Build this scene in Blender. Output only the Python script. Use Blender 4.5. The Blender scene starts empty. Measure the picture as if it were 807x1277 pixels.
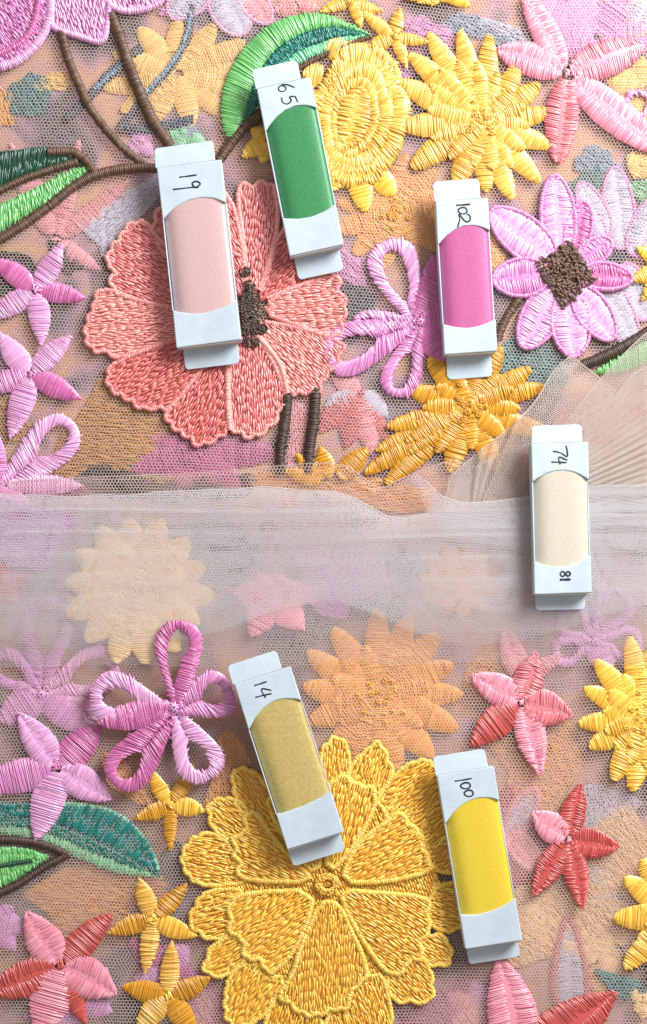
import bpy, math
import numpy as np
from mathutils.geometry import tessellate_polygon
from mathutils import Vector

# ------------------------------------------------------------------ camera, light, exposure
SC = bpy.context.scene
U = 0.00025                      # one layout unit = 0.25 mm
H = 2600.0                       # camera height in layout units
CX, CY = 180.0, 900.0            # camera foot in layout units (x right, y towards the viewer)

def wx(x): return (np.asarray(x, float) - 403.5) * U
def wy(y): return (638.5 - np.asarray(y, float)) * U

cam = bpy.data.cameras.new('camera'); camo = bpy.data.objects.new('camera', cam)
SC.collection.objects.link(camo); SC.camera = camo
camo.location = (float(wx(CX)), float(wy(CY)), H * U)
cam.sensor_fit = 'VERTICAL'; cam.sensor_height = 36.0
cam.lens = 36.0 * H / 1277.0
cam.shift_x = (403.5 - CX) / 1277.0
cam.shift_y = (CY - 638.5) / 1277.0
cam.clip_start = 0.01; cam.clip_end = 20

w = bpy.data.worlds.new('World'); SC.world = w; w.use_nodes = True
bg = w.node_tree.nodes['Background']
bg.inputs[0].default_value = (1.0, 0.965, 0.92, 1); bg.inputs[1].default_value = 0.36

def area(name, px, py, pz, tx, ty, sx, sy, power, col):
    l = bpy.data.lights.new(name, 'AREA'); l.shape = 'RECTANGLE'; l.size = sx * U; l.size_y = sy * U
    l.energy = power; l.color = col
    o = bpy.data.objects.new(name, l); SC.collection.objects.link(o)
    o.location = (float(wx(px)), float(wy(py)), pz * U)
    d = Vector((float(wx(tx)), float(wy(ty)), 0)) - o.location
    o.rotation_euler = d.to_track_quat('-Z', 'Y').to_euler()
    return o
area('window_light', 2150, -1150, 1900, 450, 560, 1500, 1500, 11.8, (0.97, 0.985, 1.0))

SC.view_settings.view_transform = 'Standard'; SC.view_settings.look = 'None'
SC.view_settings.exposure = 0.03; SC.view_settings.gamma = 1.0
SC.view_settings.use_curve_mapping = False
SC.render.engine = 'CYCLES'
SC.cycles.max_bounces = 6; SC.cycles.diffuse_bounces = 4; SC.cycles.transparent_max_bounces = 16

RNG = np.random.default_rng(11)

# ------------------------------------------------------------------ materials
def lin(c):
    r = []
    for v in c:
        v /= 255.0
        r.append(v / 12.92 if v <= 0.04045 else ((v + 0.055) / 1.055) ** 2.4)
    return (r[0], r[1], r[2], 1.0)

_mats = {}
def thread(name, a, b, rough=0.29, spec=0.85):
    """dyed embroidery thread: every stitch mixes colours a and b by its own tint"""
    if name in _mats: return _mats[name]
    m = bpy.data.materials.new(name); m.use_nodes = True
    nt = m.node_tree; p = nt.nodes['Principled BSDF']
    at = nt.nodes.new('ShaderNodeAttribute'); at.attribute_name = 'tint'
    mx = nt.nodes.new('ShaderNodeMix'); mx.data_type = 'RGBA'
    mx.inputs[6].default_value = lin(a); mx.inputs[7].default_value = lin(b)
    nt.links.new(at.outputs['Fac'], mx.inputs[0])
    nt.links.new(mx.outputs[2], p.inputs['Base Color'])
    p.inputs['Roughness'].default_value = rough
    p.inputs['Specular IOR Level'].default_value = spec
    _mats[name] = m; return m

def plain(name, col, rough=0.6, spec=0.4, noise=0.0, nscale=400.0, col2=None, bump=0.0, bscale=3000.0):
    if name in _mats: return _mats[name]
    m = bpy.data.materials.new(name); m.use_nodes = True
    nt = m.node_tree; p = nt.nodes['Principled BSDF']
    p.inputs['Base Color'].default_value = lin(col)
    p.inputs['Roughness'].default_value = rough
    p.inputs['Specular IOR Level'].default_value = spec
    tc = nt.nodes.new('ShaderNodeTexCoord')
    if col2 is not None:
        n = nt.nodes.new('ShaderNodeTexNoise'); n.inputs['Scale'].default_value = nscale; n.inputs['Detail'].default_value = 5
        nt.links.new(tc.outputs['Object'], n.inputs['Vector'])
        rp = nt.nodes.new('ShaderNodeMapRange'); rp.inputs[1].default_value = 0.5 - noise; rp.inputs[2].default_value = 0.5 + noise
        nt.links.new(n.outputs['Fac'], rp.inputs[0])
        mx = nt.nodes.new('ShaderNodeMix'); mx.data_type = 'RGBA'
        mx.inputs[6].default_value = lin(col); mx.inputs[7].default_value = lin(col2)
        nt.links.new(rp.outputs[0], mx.inputs[0]); nt.links.new(mx.outputs[2], p.inputs['Base Color'])
    if bump > 0:
        n2 = nt.nodes.new('ShaderNodeTexNoise'); n2.inputs['Scale'].default_value = bscale; n2.inputs['Detail'].default_value = 3
        nt.links.new(tc.outputs['Object'], n2.inputs['Vector'])
        b = nt.nodes.new('ShaderNodeBump'); b.inputs['Strength'].default_value = bump; b.inputs['Distance'].default_value = 0.00015
        nt.links.new(n2.outputs['Fac'], b.inputs['Height']); nt.links.new(b.outputs[0], p.inputs['Normal'])
    _mats[name] = m; return m

def netmat(name, a, trans=0.35):
    if name in _mats: return _mats[name]
    m = bpy.data.materials.new(name); m.use_nodes = True
    nt = m.node_tree; nt.nodes.remove(nt.nodes['Principled BSDF'])
    out = nt.nodes['Material Output']
    d = nt.nodes.new('ShaderNodeBsdfDiffuse'); t = nt.nodes.new('ShaderNodeBsdfTranslucent'); mx = nt.nodes.new('ShaderNodeMixShader')
    d.inputs[0].default_value = lin(a); t.inputs[0].default_value = lin(a); mx.inputs[0].default_value = trans
    nt.links.new(d.outputs[0], mx.inputs[1]); nt.links.new(t.outputs[0], mx.inputs[2]); nt.links.new(mx.outputs[0], out.inputs[0])
    _mats[name] = m; return m

GOLD   = thread('gold_thread', (255, 216, 96), (243, 176, 52))
GOLDC  = thread('gold_cord_highlight_thread', (255, 224, 116), (247, 190, 66))  # gold thread with the cords' highlights put into a lighter colour
GOLDB  = thread('pale_gold_thread', (253, 211, 112), (230, 168, 60))
GOLDD  = thread('deep_gold_thread', (236, 176, 54), (208, 140, 26))
LILAC  = thread('lilac_thread', (234, 164, 210), (210, 124, 182))
LILACL = thread('light_lilac_thread', (242, 190, 226), (224, 154, 204))
LILACD = thread('deep_lilac_thread', (222, 128, 182), (198, 100, 158))
CORAL  = thread('coral_thread', (248, 168, 162), (230, 130, 127))
CORALL = thread('light_coral_thread', (250, 184, 174), (240, 152, 144))
CORALD = thread('deep_coral_thread', (240, 144, 136), (218, 112, 107))
PINK   = thread('pink_thread', (247, 176, 190), (232, 136, 155))
ROSE   = thread('rose_thread', (238, 148, 154), (218, 116, 126))
RED    = thread('red_thread', (218, 102, 94), (196, 76, 72))
BROWN  = thread('brown_thread', (112, 80, 56), (82, 54, 36), 0.5)
DBROWN = thread('dark_brown_thread', (78, 52, 34), (52, 34, 22), 0.5)
LGREEN = thread('light_green_thread', (144, 212, 132), (100, 178, 98))
MINT   = thread('mint_thread', (150, 222, 170), (110, 200, 150))
DTEAL  = thread('deep_teal_thread', (28, 138, 128), (8, 96, 92))
TEAL   = thread('teal_thread', (34, 138, 120), (18, 100, 92))
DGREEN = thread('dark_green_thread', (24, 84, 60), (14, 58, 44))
# the paler threads of the fabric lying lower in the pile
GYEL   = thread('cream_yellow_thread', (246, 208, 126), (232, 184, 96), 0.6)
GORA   = thread('apricot_thread', (240, 178, 92), (226, 154, 66), 0.6)
GCREAM = thread('cream_thread', (250, 216, 160), (240, 198, 136), 0.6)
GLIL   = thread('faded_lilac_thread', (226, 166, 214), (208, 140, 196), 0.6)
GLILD  = thread('mauve_thread', (196, 98, 150), (170, 78, 128), 0.6)
GPINK  = thread('faded_pink_thread', (240, 172, 180), (222, 140, 150), 0.6)
GRED   = thread('faded_red_thread', (214, 112, 112), (194, 86, 90), 0.6)
GWHITE = thread('lilac_white_thread', (206, 204, 222), (188, 186, 208), 0.6)
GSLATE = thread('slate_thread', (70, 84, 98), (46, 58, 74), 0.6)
GBLUE  = thread('grey_blue_thread', (150, 172, 190), (118, 142, 164), 0.6)
GTEAL  = thread('faded_teal_thread', (76, 142, 142), (52, 112, 118), 0.6)
GGREEN = thread('faded_green_thread', (140, 204, 160), (96, 166, 132), 0.6)
GTAN   = thread('tan_thread', (206, 150, 78), (186, 126, 56), 0.6)
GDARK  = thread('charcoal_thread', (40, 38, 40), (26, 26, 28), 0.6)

# ------------------------------------------------------------------ object helpers
COL = SC.collection
LEVEL = {0: 2.2, 1: 9.0, 2: 16.6, 3: 28.6}

def tag(o, label=None, cat=None, group=None, kind=None):
    if label: o['label'] = label
    if cat: o['category'] = cat
    if group: o['group'] = group
    if kind: o['kind'] = kind
    return o

class Thing:
    """an Empty at the thing's base; its parts are laid out in layout units"""
    def __init__(s, name, label, cat, x, y, z, group=None):
        s.x, s.y, s.z = x, y, z
        s.o = bpy.data.objects.new(name, None); COL.objects.link(s.o)
        s.o.empty_display_size = 0.004
        k = 1 - z / H
        s.o.location = (float(wx(CX + (x - CX) * k)), float(wy(CY + (y - CY) * k)), z * U)
        tag(s.o, label, cat, group)
    def local(s, P):
        P = np.asarray(P, float); k = 1 - s.z / H
        return np.stack([(P[:, 0] - s.x) * k * U, -(P[:, 1] - s.y) * k * U, (P[:, 2] - s.z) * U], 1)

def mesh_obj(name, V, quads, tris, tint, mat, parent=None, smooth=True):
    me = bpy.data.meshes.new(name)
    nq, ntr = len(quads), len(tris)
    me.vertices.add(len(V)); me.vertices.foreach_set('co', np.ascontiguousarray(V, np.float32).ravel())
    me.loops.add(nq * 4 + ntr * 3)
    li = np.concatenate([np.asarray(quads, np.int32).ravel(), np.asarray(tris, np.int32).ravel()]).astype(np.int32)
    me.loops.foreach_set('vertex_index', li)
    me.polygons.add(nq + ntr)
    ls = np.concatenate([np.arange(nq) * 4, nq * 4 + np.arange(ntr) * 3]).astype(np.int32)
    me.polygons.foreach_set('loop_start', ls)
    me.polygons.foreach_set('use_smooth', np.full(nq + ntr, smooth))
    if tint is not None:
        a = me.attributes.new('tint', 'FLOAT', 'POINT'); a.data.foreach_set('value', np.asarray(tint, np.float32))
    me.update(calc_edges=True); me.validate()
    me.materials.append(mat)
    o = bpy.data.objects.new(name, me); COL.objects.link(o)
    if parent is not None: o.parent = parent
    return o

class MB:
    """collects stitches and backing sheets in layout units"""
    def __init__(s): s.V = []; s.Q = []; s.T = []; s.C = []; s.n = 0
    def add(s, V, Q=None, T=None, tint=0.5):
        V = np.asarray(V, float).reshape(-1, 3)
        if Q is not None and len(Q): s.Q.append(np.asarray(Q).reshape(-1, 4) + s.n)
        if T is not None and len(T): s.T.append(np.asarray(T).reshape(-1, 3) + s.n)
        s.V.append(V); s.C.append(np.broadcast_to(np.asarray(tint, float), (len(V),))); s.n += len(V)
    def stitches(s, P0, P1, z, bow, wd, tint=None, N=6, power=0.42):
        P0 = np.asarray(P0, float).reshape(-1, 2); P1 = np.asarray(P1, float).reshape(-1, 2); n = len(P0)
        if n == 0: return
        z = np.broadcast_to(np.asarray(z, float), (n,)); bow = np.broadcast_to(np.asarray(bow, float), (n,))
        wd = np.broadcast_to(np.asarray(wd, float), (n,))
        if tint is None: tint = np.clip(RNG.normal(0.45, 0.38, n), 0, 1)
        u = np.linspace(0, 1, N)
        prof = np.clip(4 * u * (1 - u), 0, 1) ** power
        tap = 0.6 + 0.4 * np.clip(4 * u * (1 - u) * 2, 0, 1)
        d = P1 - P0; L = np.maximum(np.linalg.norm(d, axis=1), 1e-6)
        side = np.stack([-d[:, 1], d[:, 0]], 1) / L[:, None]
        c = np.array([-0.5, -0.24, 0.24, 0.5]); dz = np.array([-0.45, 0.0, 0.0, -0.45])
        xy = P0[:, None, :] + d[:, None, :] * u[None, :, None]
        zz = z[:, None] + bow[:, None] * prof[None, :]
        off = c[None, None, :] * wd[:, None, None] * tap[None, :, None]
        X = xy[:, :, None, :] + off[..., None] * side[:, None, None, :]
        Z = zz[:, :, None] + dz[None, None, :] * wd[:, None, None]
        V = np.concatenate([X, Z[..., None]], 3).reshape(-1, 3)
        i = np.arange(n)[:, None, None] * (N * 4); j = np.arange(N - 1)[None, :, None] * 4; k = np.arange(3)[None, None, :]
        a = i + j + k
        Q = np.stack([a, a + 1, a + 5, a + 4], -1).reshape(-1, 4)
        s.add(V, Q, None, np.repeat(tint, N * 4))
    def sheet(s, P0, P1, z, bow, drop=0.9, closed=False):
        """backing under a row of stitches"""
        P0 = np.asarray(P0, float); P1 = np.asarray(P1, float); n = len(P0)
        u = np.array([0, .15, .5, .85, 1.0]); prof = (4 * u * (1 - u)) ** .5
        xy = P0[:, None] + (P1 - P0)[:, None] * u[None, :, None]
        zz = np.broadcast_to(np.asarray(z, float), (n,))[:, None] + np.broadcast_to(np.asarray(bow, float), (n,))[:, None] * prof - drop
        V = np.concatenate([xy, zz[..., None]], 2).reshape(-1, 3)
        r = n if closed else n - 1
        i = np.arange(r)[:, None]; j = np.arange(4)[None, :]
        a = i * 5 + j; b = ((i + 1) % n) * 5 + j
        Q = np.stack([a, a + 1, b + 1, b], -1).reshape(-1, 4)
        s.add(V, Q, None, 0.8)
    def build(s, name, mat, thing, parent=None, label=None):
        if s.n == 0: return None
        V = np.concatenate(s.V); V = thing.local(V)
        Q = np.concatenate(s.Q) if s.Q else np.zeros((0, 4), int)
        T = np.concatenate(s.T) if s.T else np.zeros((0, 3), int)
        o = mesh_obj(name, V, Q, T, np.concatenate(s.C), mat, parent or thing.o)
        if label: o['label'] = label
        return o

# ------------------------------------------------------------------ curves
def resample(P, step=None, n=None, closed=False):
    P = np.asarray(P, float)
    if closed: P = np.vstack([P, P[:1]])
    d = np.r_[0, np.cumsum(np.linalg.norm(np.diff(P, axis=0), axis=1))]
    if n is None: n = max(3, int(round(d[-1] / step)) + 1)
    t = np.linspace(0, d[-1], n)
    R = np.stack([np.interp(t, d, P[:, 0]), np.interp(t, d, P[:, 1])], 1)
    return R[:-1] if closed else R

def chaikin(P, k=2, closed=False):
    P = np.asarray(P, float)
    for _ in range(k):
        if closed:
            Q = np.roll(P, -1, 0); P = np.stack([P * .75 + Q * .25, P * .25 + Q * .75], 1).reshape(-1, 2)
        else:
            A, B = P[:-1], P[1:]
            M = np.stack([A * .75 + B * .25, A * .25 + B * .75], 1).reshape(-1, 2)
            P = np.vstack([P[:1], M[1:-1], P[-1:]])
    return P

def spline(P, closed=False, k=8):
    """Catmull-Rom through the points"""
    P = np.asarray(P, float)
    if closed: E = np.vstack([P[-1:], P, P[:2]])
    else: E = np.vstack([2 * P[0] - P[1], P, 2 * P[-1] - P[-2]])
    out = []
    t = np.linspace(0, 1, k, endpoint=False)[:, None]
    for i in range(len(E) - 3):
        a, b, c, d = E[i], E[i + 1], E[i + 2], E[i + 3]
        out.append(0.5 * (2 * b + (c - a) * t + (2 * a - 5 * b + 4 * c - d) * t ** 2 + (3 * b - a - 3 * c + d) * t ** 3))
    R = np.vstack(out)
    return R if closed else np.vstack([R, P[-1:]])

def normals(P, closed=False):
    if closed: t = np.roll(P, -1, 0) - np.roll(P, 1, 0)
    else: t = np.gradient(P, axis=0)
    t = t / np.maximum(np.linalg.norm(t, axis=1, keepdims=True), 1e-9)
    return np.stack([-t[:, 1], t[:, 0]], 1), t

def inside(poly, X, Y):
    poly = np.asarray(poly, float); r = np.zeros(np.shape(X), bool)
    x0, y0 = poly[:, 0], poly[:, 1]; x1, y1 = np.roll(x0, -1), np.roll(y0, -1)
    for a, b, c, d in zip(x0, y0, x1, y1):
        if b == d: continue
        r ^= ((b > Y) != (d > Y)) & (X < (c - a) * (Y - b) / (d - b) + a)
    return r

def edge_dist(poly, X, Y):
    poly = np.asarray(poly, float); A = poly; B = np.roll(poly, -1, 0)
    P = np.stack([X, Y], -1)[:, None, :]; d = B - A
    t = np.clip(((P - A) * d).sum(-1) / np.maximum((d * d).sum(-1), 1e-9), 0, 1)
    return np.sqrt((((A + d * t[..., None]) - P) ** 2).sum(-1)).min(1)

# ------------------------------------------------------------------ stitch patterns
def fuzz(mb, A, B, z, k):
    """a few stray fibres standing off the stitching"""
    n = len(A); i = RNG.integers(0, n, k); p = A[i] + (B[i] - A[i]) * RNG.uniform(0, 1, (k, 1)); a = RNG.uniform(0, 6.28, k)
    v = np.c_[np.cos(a), np.sin(a)] * RNG.uniform(4, 10, (k, 1))
    mb.stitches(p - v / 2, p + v / 2, np.broadcast_to(z, (n,))[i], RNG.uniform(.8, 2.6, k), .55, np.zeros(k), N=4)

def frill(P, c, amp, wl, rmin):
    """wavy scalloped edge on the part of an outline that faces away from c"""
    P = resample(P, step=2.0, closed=True); nr, tg = normals(P, True)
    v = P - np.asarray(c, float); d = np.linalg.norm(v, axis=1); out = np.clip((v * nr).sum(1) / np.maximum(d, 1), -1, 1)
    s = np.arange(len(P)) * 2.0; w_ = np.abs(np.sin(np.pi * s / wl + 1.2 * np.sin(s * .03))) - .5
    g = np.clip((np.abs(out) - .35) * 3, 0, 1) * (d > rmin)
    return P + nr * (np.sign(out) * amp * 2 * w_ * g)[:, None]

def band(mb, A, B, z, bow=None, sp=2.3, wd=2.5, jit=0.75, mode='a', N=6, slant=0.0, closed=False):
    """satin stitches from curve A to curve B (same parameter)"""
    L = max(np.linalg.norm(np.diff(A, axis=0), axis=1).sum(), np.linalg.norm(np.diff(B, axis=0), axis=1).sum())
    n = max(4, int(L / sp))
    A = resample(A, n=n); B = resample(B, n=n)
    if slant:
        k = int(round(slant / sp))
        if k > 0: A2, B2 = A[k:], B[:-k]
        elif k < 0: A2, B2 = A[:k], B[-k:]
        else: A2, B2 = A, B
        if len(A2) > 3: A, B = A2, B2
    n = len(A)
    ln = np.linalg.norm(B - A, axis=1)
    fuzz(mb, A, B, z + 1.6 + .05 * ln, max(1, n // 14))
    bw = (1.1 + 0.045 * ln if bow is None else np.full(n, float(bow))) * np.clip(ln / 6, 0.25, 1)
    mb.sheet(A, B, z, bw, drop=1.0)
    dr = (B - A) / np.maximum(ln, 1e-6)[:, None]
    e = lambda: RNG.normal(0, jit, (n, 2)) + dr * RNG.normal(0, jit * 1.6, (n, 1))
    if mode == 'a':
        mb.stitches(A + e(), B + e(), z + RNG.normal(0, .42, n), bw, wd * RNG.uniform(.68, 1.2, n), N=N)
    elif mode == 'v':
        M = (A + B) / 2; h = max(1, int(2.5 / sp))
        for S in (A, B):
            Mi = np.vstack([M[h:], M[-1:].repeat(h, 0)]) if n > h else M
            mb.stitches(S + e(), Mi + e() * 1.4, z + RNG.normal(0, .42, n) + 0.25 * bw, bw * .75, wd * RNG.uniform(.68, 1.2, n), N=N)
    elif mode == 's':            # long and short: random split point
        q = RNG.uniform(.35, .65, n)[:, None]; M = A + (B - A) * q
        mb.stitches(A + e(), M + e(), z + RNG.normal(0, .42, n) + .3 * bw, bw * .7, wd * RNG.uniform(.68, 1.2, n), N=N)
        mb.stitches(B + e(), M + e(), z + RNG.normal(0, .42, n) + .3 * bw, bw * .7, wd * RNG.uniform(.68, 1.2, n), N=N)

def leaf_sides(b, t, wd, bend=0.0, a=.55, c=.75, n=40):
    b = np.asarray(b, float); t = np.asarray(t, float)
    ax = t - b; L = np.linalg.norm(ax); ax = ax / L; nr = np.array([-ax[1], ax[0]])
    u = np.linspace(0.015, 0.985, n)
    pr = u ** a * (1 - u) ** c; pr = pr / pr.max() * wd / 2
    mid = b + ax * (u * L)[:, None] + nr * (bend * 4 * u * (1 - u))[:, None]
    return mid + nr * pr[:, None], mid - nr * pr[:, None]

def leaf_poly(b, t, wd, bend=0.0, a=.55, c=.75, n=26):
    A, B = leaf_sides(b, t, wd, bend, a, c, n); return np.vstack([A, B[::-1]])

def petal(mb, z, b, t, wd, mode='a', bend=0.0, a=.55, c=.75, sp=2.3, tw=2.5, slant=1.5, jit=.5, N=6, bow=None):
    A, B = leaf_sides(b, t, wd, bend, a, c)
    band(mb, A, B, z, bow=bow, sp=sp, wd=tw, jit=jit, mode=mode, slant=slant, N=N)

def column(mb, P, wd, z, sp=2.3, tw=2.5, bow=None, jit=.35, closed=False, smooth=True, N=6, slant=0.0):
    P = np.asarray(P, float)
    if smooth: P = chaikin(P, 2, closed) if closed else chaikin(P, 2)
    R = resample(P, step=sp, closed=closed); nr, _ = normals(R, closed)
    n = len(R); wv = np.interp(np.linspace(0, 1, n), np.linspace(0, 1, len(np.atleast_1d(wd))), np.atleast_1d(wd)) if np.ndim(wd) else np.full(n, float(wd))
    A = R + nr * (wv / 2)[:, None]; B = R - nr * (wv / 2)[:, None]
    bw = wv * .32 + .6 if bow is None else np.full(n, float(bow))
    mb.sheet(A, B, z, bw, drop=.9, closed=closed)
    _, t = normals(R, closed)
    A = A + t * slant; B = B - t * slant
    mb.stitches(A + RNG.normal(0, jit, (n, 2)), B + RNG.normal(0, jit, (n, 2)), z + RNG.normal(0, .2, n), bw, tw * RNG.uniform(.85, 1.12, n), N=N)

def fill(mb, poly, ang, z, sp=3.0, ln=10.0, tw=2.7, bow=1.3, dome=2.2, jit=.5, N=5, wave=0.0):
    """rows of running stitches over a polygon (brick offset), domed towards the middle"""
    poly = np.asarray(poly, float)
    ca, sa = math.cos(ang), math.sin(ang)
    R = np.stack([poly[:, 0] * ca + poly[:, 1] * sa, -poly[:, 0] * sa + poly[:, 1] * ca], 1)
    S0 = []; S1 = []
    y = R[:, 1].min() + sp * .5; row = 0
    x0, y0 = R[:, 0], R[:, 1]; x1, y1 = np.roll(x0, -1), np.roll(y0, -1)
    while y < R[:, 1].max():
        k = (y0 > y) != (y1 > y)
        xs = np.sort(x0[k] + (y - y0[k]) * (x1[k] - x0[k]) / (y1[k] - y0[k]))
        for a, b in zip(xs[::2], xs[1::2]):
            if b - a < 2: continue
            s = a - ((row * .5 + RNG.uniform(-.14, .14)) % 1.0) * ln
            cuts = np.r_[a, [v + RNG.normal(0, .13 * ln) for v in np.arange(s, b, ln) if a + 4 < v < b - 4], b]
            for p, q in zip(cuts[:-1], cuts[1:]):
                S0.append((p, y)); S1.append((q, y))
        y += sp; row += 1
    # backing
    C = poly.mean(0); tr = tessellate_polygon([[Vector((p[0], p[1], 0)) for p in poly]])
    mb.add(np.c_[poly, np.full(len(poly), z - 1.2)], None, np.array(tr), 0.9)
    if not S0: return
    S0 = np.array(S0); S1 = np.array(S1)
    if wave:
        S0[:, 1] += wave * np.sin(S0[:, 0] * .22 + S0[:, 1] * .35); S1[:, 1] += wave * np.sin(S1[:, 0] * .22 + S1[:, 1] * .35)
    S0 = S0 + RNG.normal(0, jit, S0.shape); S1 = S1 + RNG.normal(0, jit, S1.shape)
    un = lambda S: np.stack([S[:, 0] * ca - S[:, 1] * sa, S[:, 0] * sa + S[:, 1] * ca], 1)
    P0, P1 = un(S0), un(S1); M = (P0 + P1) / 2
    dm = dome * (1 - np.exp(-edge_dist(poly, M[:, 0], M[:, 1]) / 9.0))
    fuzz(mb, P0, P1, z + dm + 1.6, max(1, len(P0) // 16))
    mb.stitches(P0, P1, z + dm + RNG.normal(0, .45, len(P0)), bow * RNG.uniform(.7, 1.4, len(P0)), tw * RNG.uniform(.7, 1.2, len(P0)), N=N)

def ngon_dome(mb, poly, z, tint=.9):
    tr = tessellate_polygon([[Vector((p[0], p[1], 0)) for p in poly]])
    mb.add(np.c_[poly, np.full(len(poly), z)], None, np.array(tr), tint)

def knots(mb, pts, z, r=3.2, coil=1.5):
    """small knots: a loop of thread each"""
    for x, y in pts:
        a0 = RNG.uniform(0, 6.28); k = 9
        a = a0 + np.linspace(0, 6.28 * .9, k)
        P = np.c_[x + r * np.cos(a), y + r * .8 * np.sin(a)] + RNG.normal(0, .4, (k, 2))
        mb.stitches(P[:-1], P[1:], z + RNG.uniform(0, 2), coil, 3.0, N=4)
        mb.stitches(P[:3], P[4:7], z + 1.2, coil, 2.8, N=4)

# ------------------------------------------------------------------ table and the nets
def sheet_rect(name, x0, y0, x1, y1, z, mat, nx=2, ny=2):
    V = np.array([(wx(x0), wy(y0), z * U), (wx(x1), wy(y0), z * U), (wx(x1), wy(y1), z * U), (wx(x0), wy(y1), z * U)], float)
    return mesh_obj(name, V, np.array([[3, 2, 1, 0]]), np.zeros((0, 3), int), None, mat)

TABLE = plain('grey_mauve_cloth', (74, 68, 74), .8, .2, .16, 75.0, (138, 128, 132))
nt_ = TABLE.node_tree; tc_ = nt_.nodes.new('ShaderNodeTexCoord'); n_ = nt_.nodes.new('ShaderNodeTexNoise'); n_.inputs['Scale'].default_value = 46; n_.inputs['Detail'].default_value = 1.5; n_.inputs['Distortion'].default_value = .8
rp_ = nt_.nodes.new('ShaderNodeValToRGB'); cr_ = rp_.color_ramp
cr_.elements[0].position = .26; cr_.elements[0].color = lin((44, 48, 56)); cr_.elements[1].position = .76; cr_.elements[1].color = lin((220, 192, 156))
for ps_, c_ in ((.36, (74, 74, 86)), (.42, (150, 122, 138)), (.47, (198, 150, 172)), (.52, (206, 156, 132)), (.58, (222, 172, 124)), (.66, (206, 154, 150))):
    e_ = cr_.elements.new(ps_); e_.color = lin(c_)
nt_.links.new(tc_.outputs['Object'], n_.inputs['Vector']); nt_.links.new(n_.outputs['Fac'], rp_.inputs[0]); nt_.links.new(rp_.outputs[0], nt_.nodes['Principled BSDF'].inputs['Base Color'])
tb = sheet_rect('table', -900, -900, 1700, 2200, 0.0, TABLE); tag(tb, kind='structure')

def smooth_noise(seed, scale):
    r = np.random.default_rng(seed); K = r.normal(0, 1, (7, 2)) / scale; ph = r.uniform(0, 6.28, 7)
    return lambda x, y: sum(np.sin(K[i, 0] * x + K[i, 1] * y + ph[i]) for i in range(7)) / 3.0

def net(name, keep, mp, pitch, wd, mat, box=(-70, -70, 880, 1350), ang=0.0, seed=1, warp=5.0, wfun=None):
    """hexagonal tulle: every side of every cell is a strand of thread, mapped by mp(x, y) -> x, y, z"""
    a = pitch / math.sqrt(3)
    x0, y0, x1, y1 = box; cx, cy = (x0 + x1) / 2, (y0 + y1) / 2
    R = math.hypot(x1 - x0, y1 - y0) / 2 + 10
    nj = int(2 * R / (1.5 * a)); ni = int(2 * R / pitch) 
    j, i = np.meshgrid(np.arange(-nj // 2, nj // 2), np.arange(-ni // 2, ni // 2), indexing='ij')
    bx = pitch * (i + (j % 2) * .5); by = 1.5 * a * j
    ca, sa = math.cos(ang), math.sin(ang)
    def tr(x, y): return np.stack([cx + x * ca - y * sa, cy + x * sa + y * ca], -1)
    A = tr(bx, by); B = tr(bx, by + a)
    C1 = tr(bx + pitch / 2, by + 1.5 * a); C2 = tr(bx - pitch / 2, by + 1.5 * a)
    P = np.concatenate([A.reshape(-1, 2), B.reshape(-1, 2), B.reshape(-1, 2)])
    Q = np.concatenate([B.reshape(-1, 2), C1.reshape(-1, 2), C2.reshape(-1, 2)])
    m = (P[:, 0] > x0) & (P[:, 0] < x1) & (P[:, 1] > y0) & (P[:, 1] < y1)
    P, Q = P[m], Q[m]
    f1, f2 = smooth_noise(seed, 90), smooth_noise(seed + 1, 90); g1, g2 = smooth_noise(seed + 2, 9), smooth_noise(seed + 3, 9)
    def wp(P): return P + np.stack([warp * f1(P[:, 0], P[:, 1]) + .35 * g1(P[:, 0], P[:, 1]), warp * f2(P[:, 0], P[:, 1]) + .35 * g2(P[:, 0], P[:, 1])], 1)
    P, Q = wp(P), wp(Q)
    m = keep((P[:, 0] + Q[:, 0]) / 2, (P[:, 1] + Q[:, 1]) / 2); P, Q = P[m], Q[m]
    p = np.stack(mp(P[:, 0], P[:, 1]), 1); q = np.stack(mp(Q[:, 0], Q[:, 1]), 1)
    d = q[:, :2] - p[:, :2]; L = np.maximum(np.linalg.norm(d, axis=1, keepdims=True), 1e-6); d = d / L
    s = np.stack([-d[:, 1], d[:, 0]], 1) * (wd / 2) * np.random.default_rng(seed).uniform(.8, 1.2, (len(p), 1))
    if wfun is not None: s = s * wfun(P[:, 0], P[:, 1])[:, None]
    e = d * (wd * .35)
    V = np.stack([np.c_[p[:, :2] - e - s, p[:, 2]], np.c_[p[:, :2] - e + s, p[:, 2]], np.c_[q[:, :2] + e + s, q[:, 2]], np.c_[q[:, :2] + e - s, q[:, 2]]], 1).reshape(-1, 3)
    k = 1 - V[:, 2] / H
    W = np.stack([wx(CX + (V[:, 0] - CX) * k), wy(CY + (V[:, 1] - CY) * k), V[:, 2] * U], 1)
    return mesh_obj(name, W, np.arange(len(V)).reshape(-1, 4), np.zeros((0, 3), int), None, mat, smooth=False)

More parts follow.
